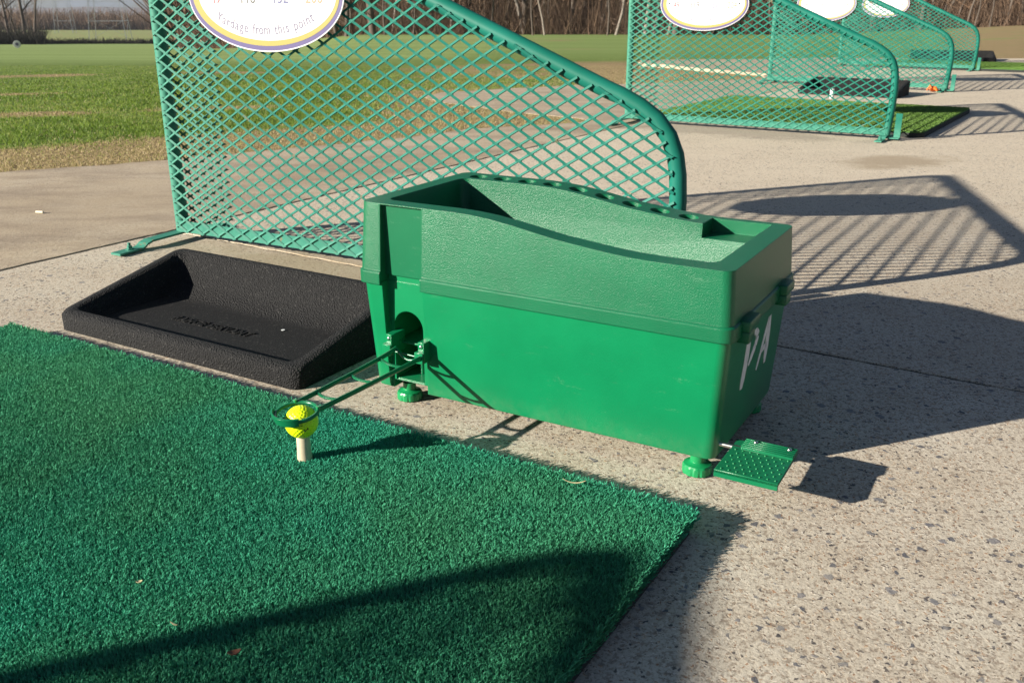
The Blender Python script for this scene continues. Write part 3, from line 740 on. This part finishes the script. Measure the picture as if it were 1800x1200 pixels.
# ------------------------------------------------------------------ ball tray
def tray(loc, rz, label, Lx=.60, Dy=.300, group=None):
    t = empty('ball_tray', loc, rz, label, 'ball tray', group)
    r = .03; o_ = rrect(0, Lx, 0, Dy, .02, 5)
    V = []; F = []; n = len(o_)
    def top(x, y): 
        k = max(0, min(1, y/Dy)); return .034+(.097-.034)*k**.92
    it = rrect(.028, Lx-.028, .026, Dy-.022, .022, 5); ib = rrect(.048, Lx-.048, .030, Dy-.075, .03, 5)
    im = rrect(.040, Lx-.040, .028, Dy-.045, .030, 5)
    om = rrect(.004, Lx-.004, .004, Dy-.004, .02, 5)
    rings = [[(x, y, .001) for x, y in o_], [(x, y, top(x, y)-.006) for x, y in o_], [(x, y, top(x, y)-.0015) for x, y in om],
             [(x+(.5*(28e-3-.02) if x < .1 else 0), y, top(x, y)) for x, y in rrect(.011, Lx-.011, .010, Dy-.010, .02, 5)],
             [(x, y, top(x, y)-.001) for x, y in rrect(.022, Lx-.022, .020, Dy-.017, .021, 5)],
             [(x, y, max(.0165, top(x, y)-.010)) for x, y in it], [(x, y, max(.0155, .015+(top(x, y)-.015)*.28)) for x, y in im],
             [(x, y, .0155) for x, y in ib], [(x, y, .015) for x, y in rrect(.07, Lx-.07, .05, Dy-.10, .03, 5)]]
    for g_ in rings: V += g_
    for i in range(len(rings)-1):
        for k in range(n): F.append((i*n+k, i*n+(k+1) % n, (i+1)*n+(k+1) % n, (i+1)*n+k))
    F.append(tuple(reversed(range(n)))); F.append(tuple((len(rings)-1)*n+k for k in range(n)))
    o = add_mesh('tray_shell', V, F, M['rubber'], t); smooth_angle(o, 50)
    return t
def text_mesh(name, s, size, m, parent, extrude=.0004, align='CENTER', loc=(0, 0, 0), rot=(0, 0, 0), sx=1., bold=0.):
    cu = bpy.data.curves.new(name, 'FONT'); cu.body = s; cu.size = size; cu.align_x = align; cu.extrude = extrude; cu.resolution_u = 3; cu.offset = bold
    o = bpy.data.objects.new(name, cu); COL.objects.link(o); bpy.context.view_layer.update()
    me = bpy.data.meshes.new_from_object(o.evaluated_get(bpy.context.evaluated_depsgraph_get()))
    bpy.data.objects.remove(o); bpy.data.curves.remove(cu)
    me.materials.clear(); me.materials.append(m); r_ = bpy.data.objects.new(name, me); link(r_, parent)
    r_.location = loc; r_.rotation_euler = rot; r_.scale = (sx, 1, 1); return r_
TR = tray((-.855, 1.677, 0), R(-30.7), 'black crumb rubber ball tray with moulded lettering lying left of the green dispenser')
text_mesh('moulded_lettering', 'RANGE SERVANT', .030, M['rubber'], TR, .0014, loc=(.272, .118, .0158), sx=.86, bold=.0006)
MB().lathe([(.0035, 0), (.0035, .0006)], (.402, .177, .0165), 10).build('white_speck', M['white_paint'], TR)
tray((1.955, 6.64, 0), R(-34), 'black rubber ball tray standing behind the bright green mat, seen through the second divider', .66, .34, 'trays in the further bays')
tray((4.38, 10.75, 0), R(-20), 'dark tray seen through the farthest divider, at the far edge of the slab', .85, .40, 'trays in the further bays')

# ------------------------------------------------------------------ dividers
DL = 1.338; PR = .0170
def pipe_path():
    # outer edge measured; centre line is one radius inside
    pts = [(.0, .022)]
    for z in (.3, .6, .80): pts.append((0, z))
    c = [(0., .835), (.003, .862), (.013, .884), (.030, .893), (.052, .8885)]
    pts += c
    x = .10
    while x < 1.20: pts.append((x, .8885-(x-.052)*.4135)); x += .12
    pts += [(1.205, .413), (1.245, .3945), (1.281, .371), (1.307, .341), (1.322, .307), (1.329, .270), (1.3325, .22), (1.331, .14), (1.326, .07), (1.322, .022)]
    return pts
PP = pipe_path()
def upper(a):   # centre line height of the sloping pipe at a
    xs = [p[0] for p in PP[8:]]; zs = [p[1] for p in PP[8:]]
    k = int(np.argmax(xs)); return float(np.interp(a, xs[:k+1], zs[:k+1]))
def inside(a, z):
    if a < -.004 or z < .022: return False
    if z > upper(min(a, 1.33)): return False
    if a > 1.20:
        lim = np.interp(z, [.02, .14, .22, .307, .341, .371, .41], [1.322, 1.331, 1.3325, 1.322, 1.307, 1.281, 1.21])
        if a > lim: return False
    return True
def expanded(mb, a0, a1, y, w=.0535, h=.0315, zoff=.0076, aoff=.007, test=inside, tw=.0052, th=.0022):
    def seg(p, q, sgn):
        T = [k/12 for k in range(13)]; ins = [test(p[0]+(q[0]-p[0])*t, p[1]+(q[1]-p[1])*t) for t in T]
        if not any(ins): return
        t0 = next(t for t, i in zip(T, ins) if i); t1 = next(t for t, i in zip(reversed(T), reversed(ins)) if i)
        if t1-t0 < .1: return
        A = Vector((p[0]+(q[0]-p[0])*t0, y, p[1]+(q[1]-p[1])*t0)); B = Vector((p[0]+(q[0]-p[0])*t1, y, p[1]+(q[1]-p[1])*t1))
        d = (B-A).normalized(); n_ = Vector((-d.z, 0, d.x)); yv = Vector((0, 1, 0))
        ca, sa = math.cos(R(28)), math.sin(R(28))
        e1 = (n_*ca+yv*sa)*tw/2; e2 = (yv*ca-n_*sa)*th/2
        b = len(mb.V)
        for P_ in (A, B):
            for s1, s2 in ((1, 1), (-1, 1), (-1, -1), (1, -1)): mb.V.append(tuple(P_+e1*s1+e2*s2))
        mb.F += [(b, b+1, b+2, b+3), (b+7, b+6, b+5, b+4)]+[(b+k, b+4+k, b+4+(k+1) % 4, b+(k+1) % 4) for k in range(4)]
    j = 0
    while zoff+j*h/2 < .95:
        z = zoff+j*h/2; x = a0-w+aoff+(w/2 if j % 2 else 0)
        while x < a1+w:
            for s in (1, -1): seg((x, z), (x+w/2, z+s*h/2), s)
            if test(x, z) and a0-.01 < x < a1:
                b = len(mb.V); k1, k2 = .0085, .0034
                for yy in (y-.0016, y+.0016):
                    for dx, dz in ((-k1, 0), (0, -k2), (k1, 0), (0, k2)): mb.V.append((x+dx, yy, z+dz))
                mb.F += [(b, b+1, b+2, b+3), (b+7, b+6, b+5, b+4)]+[(b+k, b+4+k, b+4+(k+1) % 4, b+(k+1) % 4) for k in range(4)]
            x += w
        j += 1
def make_divider():
    t = empty('mesh_divider')
    MB().tube([(a, 0, z) for a, z in PP], PR, 16).build('pipe_frame', M['teal'], t, 50)
    m = MB(); expanded(m, 0, DL, -.0195); m.build('expanded_mesh', M['teal'], t)
    # the panel is folded back round the post
    m = MB(); expanded(m, 0, .175, .0185, test=lambda a, z: inside(a, z) and a < .155, aoff=.020, zoff=.0145, tw=.0038); m.build('folded_mesh', M['teal'], t)
    m = MB().box(.0, DL-.016, -.0175, -.0145, .0215, .0505).box(.0, DL-.016, -.0145, .010, .0215, .0245).build('bottom_rail', M['teal'], t)
    # strap feet
    def strap(x, sgn, L1=.115, name='strap_foot'):
        W = .016; pr = [(0, .0165), (L1, .0165), (L1+.018, .012), (L1+.026, .0065), (L1+.034, .0035), (L1+.105, .0035)]
        mb = MB()
        for (y0, z0), (y1, z1) in zip(pr, pr[1:]):
            b = len(mb.V)
            for yy, zz in ((y0, z0), (y1, z1)):
                for xx in (x-W, x+W):
                    for dz in (0, .005): mb.V.append((xx, sgn*yy, zz+dz))
            mb.F += [(b, b+1, b+3, b+2), (b+4, b+6, b+7, b+5), (b, b+4, b+5, b+1), (b+2, b+3, b+7, b+6), (b+1, b+5, b+7, b+3), (b, b+2, b+6, b+4)]
        o = mb.build(name, M['teal'], t)
        MB().lathe([(.010, 0), (.010, .002), (.0065, .0025), (.0065, .009), (.004, .0105), (.004, .017)], (x, sgn*(L1+.062), .0085), 6).build('anchor_bolt', M['teal'], t)
    strap(.0, -1); strap(.0, 1, .05)
    strap(DL-.022, -1, .03); strap(DL-.022, 1, .02)
    MB().box(DL+.018, DL+.046, -.004, .002, .004, .118).box(DL-.02, DL+.046, -.030, .012, .0085, .0125).build('upright_tab', M['teal'], t)
    return t
DIV = [((-.8749, 2.4197), -27.6, 'nearest green mesh divider, standing behind the black tray and the dispenser'),
       ((.5903, 5.013), -32.26, 'second green mesh divider from the camera, in front of the bright green mat'),
       ((2.0053, 7.629), -38.5, 'third green mesh divider, with the orange scrap at the foot of its post'),
       ((3.2547, 9.775), -38.5, 'farthest green mesh divider, the smallest of the row at the right'),
       ((-2.245, -.05), -24.5, 'green mesh divider beside the camera whose soft shadow crosses the near mat')]
def make_sign(nums, far=False):
    t = empty('yardage_sign'); A, B = .2225, .121
    def ell(a, b, n=72, dx=0, dz=0): return [(a*math.cos(2*math.pi*k/n)+dx, b*math.sin(2*math.pi*k/n)+dz) for k in range(n)]
    Mx = Matrix(((1, 0, 0, 0), (0, 0, -1, 0), (0, 1, 0, 0), (0, 0, 0, 1)))    # xy -> xz, extrude toward -y
    Mx2 = Matrix(((1, 0, 0, 0), (0, 0, 1, 0), (0, 1, 0, 0), (0, 0, 0, 1)))
    def disc(name, a, b, y0, y1, m, dx=0., dz=0.):
        mb = MB(); P_ = ell(a, b, 72, dx, dz); k = len(P_)
        mb.V = [(x, y0, z) for x, z in P_]+[(x, y1, z) for x, z in P_]
        mb.F = [tuple(range(k)), tuple(k+i for i in reversed(range(k)))]+[(i, k+i, k+(i+1) % k, (i+1) % k) for i in range(k)]
        o = mb.build(name, m, t, 40); return o
    disc('panel', A, B, -.003, 0, M['sign_white'])
    disc('purple_border', A-.003, B-.003, -.0034, -.0028, M['sign_purple'])
    disc('yellow_border', A-.0125, B-.0120, -.0038, -.0032, M['sign_yellow'], .0012, .0008)
    disc('white_field', A-.0255, B-.0215, -.0042, -.0036, M['sign_white'], .0065, .0028)
    y = -.0044
    ims = ('ink_red', 'ink_grey', 'ink_blue', 'ink_orange')
    for k, (s, im) in enumerate(zip(nums, ims)):
        x = -.138+k*.0935
        o = text_mesh('number', s, .041, M[im], t, .0002, loc=(x, y, -.018), rot=(R(90), 0, 0), sx=.78)
        fl = MB(); fl.V = [(x-.001, y-.0002, .014), (x+.001, y-.0002, .014), (x+.001, y-.0002, .046), (x-.001, y-.0002, .046), (x+.001, y-.0002, .032), (x+.001, y-.0002, .046), (x-.016, y-.0002, .039),
                            (x-.001, y+.0003, .014), (x+.001, y+.0003, .014), (x+.001, y+.0003, .046), (x-.001, y+.0003, .046)]
        fl.F = [(0, 1, 2, 3), (4, 5, 6), (10, 9, 8, 7)]; fl.build('flag', M[im], t)
    # curved lettering along the lower edge
    txt = 'Yardage from this point'; W = .0136; adv = {'i': .55, 't': .72, 'r': .72, 'f': .66, 'm': 1.5, ' ': .8, 'Y': 1.05, 'j': .5}
    tot = sum(adv.get(c, 1.) for c in txt)*W; s = -tot/2
    ra_, rb_ = .182, .0835
    for ch in txt:
        w_ = adv.get(ch, 1.)*W; u_ = s+w_/2; s += w_
        if ch == ' ': continue
        x = u_*1.02; x = max(-.172, min(.172, x)); z = -rb_*math.sqrt(max(0, 1-(x/ra_)**2))
        sl_ = (rb_*x/(ra_*ra_))/math.sqrt(max(.05, 1-(x/ra_)**2)); ang = math.atan(sl_)
        text_mesh('letter', ch, .0300, M['ink_lilac'], t, .0002, loc=(x, y, z-.0), rot=(R(90), -ang, 0), sx=.84)
    for x in (-.176, .177):
        o = MB().lathe([(.0042, 0), (.0042, .0012), (.002, .0025)], (0, 0, 0), 10).build('bolt', M['ink_grey'], t); o.rotation_euler = (R(90), 0, 0); o.location = (x, -.0042, .002)
    return t
proto = make_divider()
NUMS = [('49', '118', '152', '206'), ('49', '119', '151', '204'), ('49', '119', '151', '204'), ('49', '119', '151', '204'), ('49', '118', '152', '206')]
SL = ['oval white yardage sign with readable lettering on the nearest divider', 'oval white yardage sign reading 119 and 151 on the second divider',
      'blurred oval yardage sign on the third divider, cut by the pipe in front', 'smallest oval yardage sign, on the farthest divider', 'oval yardage sign on the divider beside the camera']
SO = [(.385, .597), (.408, .578), (.42, .580), (.412, .580), (.385, .597)]
for i, (p, a, lab) in enumerate(DIV):
    o = proto if i == 0 else copy_tree(proto)
    o.location = (p[0]+math.cos(R(a))*.016, p[1]+math.sin(R(a))*.016, 0); o.scale = ((1, .975, .99, .945, 1)[i], 1, 1); o.rotation_euler = (0, 0, R(a)); tag(o, lab, 'divider', 'mesh dividers between the hitting bays')
    s = make_sign(NUMS[i]); Mx = Matrix.Translation((p[0], p[1], 0)) @ Matrix.Rotation(R(a), 4, 'Z')
    q = Mx @ Vector((SO[i][0], -.034, SO[i][1])); s.location = q; s.rotation_euler = (0, 0, R(a))
    tag(s, SL[i], 'sign', 'yardage signs on the dividers')

# ------------------------------------------------------------------ small loose things
o = MB()
for k in range(5):
    a = k*1.25; o.tube([(0, 0, .012), (.022*math.cos(a), .022*math.sin(a), .02+.012*(k % 3)), (.042*math.cos(a), .042*math.sin(a), .012+.014*(k % 2))], [.009, .012, .004], 6)
o = o.build('orange_scrap', M['orange'], None, 50); o.location = (2.93, 6.74, 0); tag(o, 'small crumpled orange scrap on the concrete by the third divider', 'litter')
def flat_leaf(name, loc, rz, l, w, m, lab, cat, thick=.0006, curl=.3):
    mb = MB(); n = 9
    for s in (0, 1):
        for i in range(n):
            t = i/(n-1); ww = w*math.sin(math.pi*(t*.92+.04))**.7
            for sg in (-1, 1): mb.V.append((l*(t-.5), sg*ww/2, .001+curl*l*(t-.5)**2*2+s*thick+abs(sg)*w*.15))
    for i in range(n-1):
        a = i*2; mb.F.append((a, a+1, a+3, a+2)); b = 2*n+a; mb.F.append((b, b+2, b+3, b+1))
        mb.F.append((a, a+2, b+2, b)); mb.F.append((a+1, b+1, b+3, a+3))
    mb.F.append((0, 2*n, 2*n+1, 1)); mb.F.append((2*n-2, 2*n-1, 4*n-1, 4*n-2))
    o = mb.build(name, m, None, 60); o.location = loc; o.rotation_euler = (0, 0, rz); tag(o, lab, cat)
flat_leaf('dead_leaf', (-.2477, .6942, MZ+.0095), .4, .012, .007, M['leaf'], 'small brown dead leaf lying on the shaded near part of the dark mat', 'leaf')
flat_leaf('grass_straw', (.075, 1.01, MZ+.010), R(-12), .028, .0016, M['straw'], 'thin dry straw on the dark mat near its right edge', 'straw')
flat_leaf('grass_straw', (-.3152, .735, MZ+.010), R(-30), .010, .0012, M['straw'], 'short pale straw on the mat inside the divider shadow', 'straw')
flat_leaf('seed_husk', (-.3730, .803, MZ+.010), R(20), .006, .004, M['straw'], 'tiny orange tan husk on the sunlit dark mat', 'husk')
o = MB().tube([(-.012, 0, .004), (.010, 0, .004)], .0038, 10).build('broken_tee', M['cream'], None, 40); o.location = (-1.385, 2.72, 0); o.rotation_euler = (0, 0, R(-8))
tag(o, 'short cream coloured broken tee on the concrete at the left', 'broken tee')
MBp = MB()

# ------------------------------------------------------------------ grass blades near the slab
def in_poly(x, y, poly):
    c = np.zeros(len(x), bool); n = len(poly)
    for i in range(n):
        x0, y0 = poly[i]; x1, y1 = poly[(i+1) % n]
        cond = ((y0 > y) != (y1 > y)) & (x < (x1-x0)*(y-y0)/(y1-y0+1e-12)+x0); c ^= cond
    return c
def grass(name, n, rmin, rmax, hs, ws, label):
    ang = RNG.uniform(R(-32), R(33), n); u = RNG.random(n); r = rmin*(rmax/rmin)**u
    x = r*np.sin(ang); y = r*np.cos(ang)
    keep = ~in_poly(x, y, PAVE); x = x[keep]; y = y[keep]; n = len(x)
    # tufting
    tx = np.round(x/.05)*.05+RNG.normal(0, .012, n); ty = np.round(y/.05)*.05+RNG.normal(0, .012, n)
    mixx = RNG.random(n) < .5; x = np.where(mixx, tx, x); y = np.where(mixx, ty, y)
    keep = ~in_poly(x, y, PAVE); x = x[keep]; y = y[keep]; n = len(x)
    dr = np.array([dryness(a, b) for a, b in zip(x, y)])
    z = np.array([terrain_z(a, b) for a, b in zip(x, y)])
    r = np.hypot(x, y); sc = np.clip(r/4., 1, 2.4)
    patch = np.sin(x*3.1+2*np.sin(y*2.3))*np.sin(y*3.7+1.5*np.sin(x*2.9))
    patch = patch*.6+.7*np.sin(x*9.3+2.3*np.sin(y*7.1))*np.sin(y*10.7+1.9*np.sin(x*8.3)); f = dr+patch*.24+RNG.normal(0, .17, n)
    isdry = f > .5
    t = np.where(isdry, RNG.uniform(.62, 1., n), RNG.uniform(.05, .62, n)-.22*np.clip(patch, -.6, 1))
    h = RNG.uniform(hs[0], hs[1], n)*np.where(isdry, .6, 1.)*(1+.35*patch)*np.clip((11.5-r)/5, .12, 1); w = RNG.uniform(ws[0], ws[1], n)*sc
    a = RNG.uniform(0, 6.283, n); b = RNG.uniform(0, 6.283, n); ln = h*RNG.uniform(.3, 1.3, n)
    V = np.zeros((n, 5, 3)); wx = np.cos(a)*w/2; wy = np.sin(a)*w/2; lx = np.cos(b)*ln; ly = np.sin(b)*ln
    V[:, 0] = np.stack([x-wx, y-wy, z-.004], 1); V[:, 1] = np.stack([x+wx, y+wy, z-.004], 1)
    V[:, 2] = np.stack([x+wx*.8+lx*.3, y+wy*.8+ly*.3, z+h*.6], 1); V[:, 3] = np.stack([x-wx*.8+lx*.3, y-wy*.8+ly*.3, z+h*.6], 1); V[:, 4] = np.stack([x+lx, y+ly, z+h], 1)
    q = np.arange(n)[:, None]*5
    o = np_mesh(name, V.reshape(-1, 3), [q+np.array([[0, 1, 2, 3]]), q+np.array([[3, 2, 4]])], M['grass_blade'], None, {'tint': np.repeat(np.clip(t, 0, 1), 5)})
    tag(o, label, 'grass', kind='stuff')
grass('grass', 300000, 3.2, 11., (.007, .018), (.0016, .0032), 'short mixed green and straw coloured grass growing beyond the concrete')

# ------------------------------------------------------------------ trees
def tree_mesh(seed, H, r0, spread=.55, twigs=14, lean=0.):
    rnd = random.Random(seed); tr = MB(); cr = MB()
    def limb(mb, p, d, L_, r, depth):
        n = 4 if depth < 2 else 3; pts = [p]; rs = [r]; dd = d.copy(); q = p.copy(); starts = []
        for i in range(n):
            dd = (dd+Vector((rnd.uniform(-1, 1), rnd.uniform(-1, 1), rnd.uniform(-.3, .8)))*.16).normalized()
            q = q+dd*L_/n; pts.append(q.copy()); rs.append(r*(1-(i+1)/n*.72)); starts.append((q.copy(), dd.copy(), rs[-1]))
        mb.tube(pts, rs, 7 if depth == 0 else (5 if depth == 1 else 3), cap=False)
        if depth < 3:
            k = (7, 5, 4)[depth]+rnd.randint(0, 2)
            for j in range(k):
                s, sd_, sr = starts[rnd.randint(0 if depth else 1, len(starts)-1)] if depth else starts[min(len(starts)-1, 1+int(j/k*(len(starts)-1)+rnd.random()*.9))]
                a = rnd.uniform(0, 6.283); side_ = Vector((math.cos(a), math.sin(a), rnd.uniform(.0, .6)))
                nd_ = (sd_*(.75)+side_*spread*rnd.uniform(.7, 1.4)).normalized()
                limb(cr, s-sd_*rnd.uniform(0, L_/n*.8), nd_, L_*rnd.uniform(.38, .62), sr*rnd.uniform(.4, .65), depth+1)
    limb(tr, Vector((0, 0, -.3)), Vector((lean, 0, 1)).normalized(), H*.85, r0, 0)
    # low side shoots from the trunk
    for j in range(twigs):
        a = rnd.uniform(0, 6.283); z = rnd.uniform(.5, 3.)
        limb(cr, Vector((lean*z, 0, z)), Vector((math.cos(a), math.sin(a), rnd.uniform(.2, .9))).normalized(), rnd.uniform(.8, 1.8), r0*.12, 2)
    return tr, cr
def make_tree(seed, H, r0, bark, twig, **k):
    t = empty('bare_tree'); tr, cr = tree_mesh(seed, H, r0, **k)
    tr.build('trunk', M[bark], t, 60); cr.build('crown', M[twig], t)
    return t
protos = [make_tree(1, 11, .17, 'bark', 'twig'), make_tree(2, 9, .11, 'pale_bark', 'twig', lean=.08), make_tree(3, 12, .22, 'bark', 'twig', spread=.7),
          make_tree(4, 7, .08, 'bark', 'ochre_twig', spread=.8, twigs=9), make_tree(5, 10, .14, 'pale_bark', 'twig', lean=-.1, spread=.6), make_tree(6, 8, .07, 'bark', 'twig', twigs=8)]
used = set()
def put_tree(k, x, y, rz, s, lab, grp):
    if k in used: o = copy_tree(protos[k])
    else: o = protos[k]; used.add(k)
    o.location = (x, y, terrain_z(x, y)); o.rotation_euler = (0, 0, rz); o.scale = (s, s, s*random.uniform(.9, 1.15))
    tag(o, lab, 'tree', grp)
G1 = 'bare trees of the wood edge beyond the field'
kinds = ['dark trunked bare tree of the wood edge beyond the field', 'slim pale trunked bare tree of the wood edge', 'thick dark spreading bare tree of the wood edge', 'low ochre twigged tree of the wood edge at the right', 'pale leaning bare tree of the wood edge', 'thin dark sapling of the wood edge']
rnd = random.Random(5)
for i in range(125):
    t = -.30+i/124*.92+rnd.uniform(-.01, .01); d = rnd.uniform(58, 72)
    if rnd.random() < .35: d += 8
    if t < -.2: d += (-.2-t)*200
    k = rnd.choice([0, 1, 2, 4, 5, 5, 0, 1]) if t < .42 else rnd.choice([3, 3, 3, 5, 1])
    put_tree(k, t*d/math.hypot(1, t), d/math.hypot(1, t), rnd.uniform(0, 6.28), rnd.uniform(.6, 1.2), kinds[k], G1)
G2 = 'bare trees standing at the left edge of the field'
for i, (px, d, k) in enumerate(((8, 150, 2), (22, 165, 0), (34, 156, 2), (50, 150, 0), (-10, 158, 2), (-40, 150, 0), (62, 175, 5), (3, 152, 3), (14, 160, 5), (28, 170, 3), (40, 162, 5), (-4, 166, 5), (47, 172, 3))):
    t = bearing(px); put_tree(k, t*d, d, i*1.3, 1.25+.1*(i % 3), 'dark bare tree rising from the scrub at the left field corner', G2)
# undergrowth, far woods
def sticks(name, n, gen, hs, rs, m, label, cat='undergrowth'):
    X, Y, Z = gen(n); n = len(X); h = RNG.uniform(hs[0], hs[1], n)*RNG.beta(2, 2, n)*1.6; r = RNG.uniform(rs[0], rs[1], n)
    lx = RNG.normal(0, .38, n)*h; ly = RNG.normal(0, .3, n)*h
    V = np.zeros((n, 6, 3)); a0 = RNG.uniform(0, 6.28, n)
    for k in range(3):
        a = a0+k*2.094
        V[:, k] = np.stack([X+r*np.cos(a), Y+r*np.sin(a), Z-.2], 1); V[:, 3+k] = np.stack([X+lx+r*.3*np.cos(a), Y+ly+r*.3*np.sin(a), Z+h], 1)
    b = np.arange(n)[:, None]*6
    o = np_mesh(name, V.reshape(-1, 3), [b+np.array([[0, 1, 4, 3]]), b+np.array([[1, 2, 5, 4]]), b+np.array([[2, 0, 3, 5]])], m, None, {'tint': np.repeat(np.clip(RNG.beta(1.6, 2.2, n), 0, 1), 6)})
    tag(o, label, cat, kind='stuff')
def belt(t0, t1, d0, d1, tfun=None):
    def g_(n):
        t = RNG.uniform(t0, t1, n); d = RNG.uniform(d0, d1, n)+(np.maximum(0, -.2-t)*200 if tfun else 0); c = np.hypot(1, t); X = t*d/c; Y = d/c
        return X, Y, np.array([terrain_z(a, b) for a, b in zip(X, Y)])
    return g_
sticks('undergrowth', 26000, belt(-.34, .66, 62, 92, 1), (.7, 3.2), (.008, .028), M['scrub'], 'brown leafless undergrowth filling the wood edge')
sticks('woods', 9000, belt(-.34, .66, 84, 110, 1), (8, 16), (.08, .22), M['scrub'], 'dense bare woods behind the wood edge', 'woods')
sticks('far_woods', 30000, belt(-.60, -.24, 470, 640), (3.5, 7), (.10, .30), M['scrub'], 'far bare woods behind the golden field at the left', 'woods')
sticks('scrub_patch', 6000, belt(-.60, -.475, 158, 176), (.6, 2.2), (.03, .09), M['hedge'], 'dark scrub along the ditch at the left edge of the field', 'scrub')
sticks('ditch_scrub', 5000, belt(-.50, -.28, 166, 174), (.25, .75), (.04, .10), M['hedge'], 'low dark strip of weeds in the ditch behind the mown field', 'scrub')
# hills
def hills():
    V = []; F = []; n = 90
    for i in range(n+1):
        t = -1.0+i/n*1.7; d = 2600
        ridge = 10+3.0*math.sin(i*.21)+1.6*math.sin(i*.63+1)+1.0*math.sin(i*1.7)
        yy = 12.5-(ridge-10)*.5+(max(0, t+.48)*14)
        z = CAM_H-drop(yy)*d
        V += [(t*d/math.hypot(1, t), d/math.hypot(1, t), z-140), (t*d*.0+t*(d-500)/math.hypot(1, t), (d-500)/math.hypot(1, t), z-60), (t*d/math.hypot(1, t), d/math.hypot(1, t), z), (t*(d+600)/math.hypot(1, t), (d+600)/math.hypot(1, t), z-150)]
    for i in range(n):
        a = i*4; b = a+4
        F += [(a+1, b+1, b+2, a+2), (a+2, b+2, b+3, a+3)]
    o = add_mesh('hills', V, F, M['hill'], None, True); tag(o, kind='structure')
hills()
hz = MB().box(-3300, 3300, -3300, 3300, -160, 70).build('haze', None); hm = bpy.data.materials.new('haze'); hm.use_nodes = True
hn = hm.node_tree; hn.nodes.remove(hn.nodes['Principled BSDF']); pv = hn.nodes.new('ShaderNodeVolumePrincipled'); pv.inputs['Color'].default_value = (.80, .88, 1, 1); pv.inputs['Density'].default_value = .00014; pv.inputs['Anisotropy'].default_value = .3
hn.links.new(pv.outputs[0], hn.nodes['Material Output'].inputs['Volume']); hz.data.materials.clear(); hz.data.materials.append(hm); tag(hz, kind='stuff')
# ------------------------------------------------------------------ power line pylons
def pylon(base, W, H, lab, bars):
    t = empty('power_pylon', base, R(12), lab, 'pylon', 'power line pylons'); mb = MB(); h = .075
    def w_at(z): return W/2*(1-.62*min(1, z/(H*.75)))
    cs = [(-1, -1), (1, -1), (1, 1), (-1, 1)]; lv = [H*k/9 for k in range(10)]
    for sx, sy in cs: mb.tube([(sx*w_at(z), sy*w_at(z), z) for z in lv], h, 4)
    for z0, z1 in zip(lv, lv[1:]):
        for k in range(4):
            a, b = cs[k], cs[(k+1) % 4]
            mb.tube([(a[0]*w_at(z0), a[1]*w_at(z0), z0), (b[0]*w_at(z1), b[1]*w_at(z1), z1)], h*.45, 4)
            mb.tube([(a[0]*w_at(z1), a[1]*w_at(z1), z1), (b[0]*w_at(z1), b[1]*w_at(z1), z1)], h*.6, 4)
    mb.build('lattice', M['galv'], t)
    am = MB()
    for k in (.78, .88, .97):
        am.tube([(-W*1.1, 0, H*k), (0, 0, H*k+.5), (W*1.1, 0, H*k)], h*.9, 4)
    am.build('crossarm', M['galv'], t)
for px, d, W, H, lab in ((187, 205, 7.2, 34, 'nearer wide legged steel lattice pylon just left of the nearest divider'), (108, 330, 5.6, 36, 'farther slimmer steel lattice pylon left of the wide one')):
    t = bearing(px); X, Y = t*d, d; pylon((X, Y, terrain_z(X, Y)), W, H, lab, 0)
# yardage targets in the field
for (px, py, d, rr), lab in (((43, 72, 150, .55), 'round white target board farther up the field at the left'), ((18, 90, 75, .27), 'round white target board nearest the left edge of the field')):
    t = bearing(px); X, Y = t*d, d; z = CAM_H-drop(py)*d; zg = terrain_z(X, Y)
    e = empty('field_target', (X, Y, zg), R(20), lab, 'target board', 'round target boards in the field')
    zc = max(rr*1.2, z-zg)
    o = MB().lathe([(rr*.96, 0), (rr, .02), (rr*.96, .04)], (0, 0, 0), 28).build('board', M['sign_white'], e); o.rotation_euler = (R(90), 0, 0); o.location = (0, 0, zc)
    o = MB().lathe([(rr*.45, 0), (rr*.45, .01)], (0, 0, 0), 20).build('centre_mark', M['ink_lilac'], e); o.rotation_euler = (R(90), 0, 0); o.location = (0, -.04, zc)
    MB().tube([(0, .03, -.1), (0, .03, zc)], .03*rr/.4, 8).build('post', M['galv'], e)
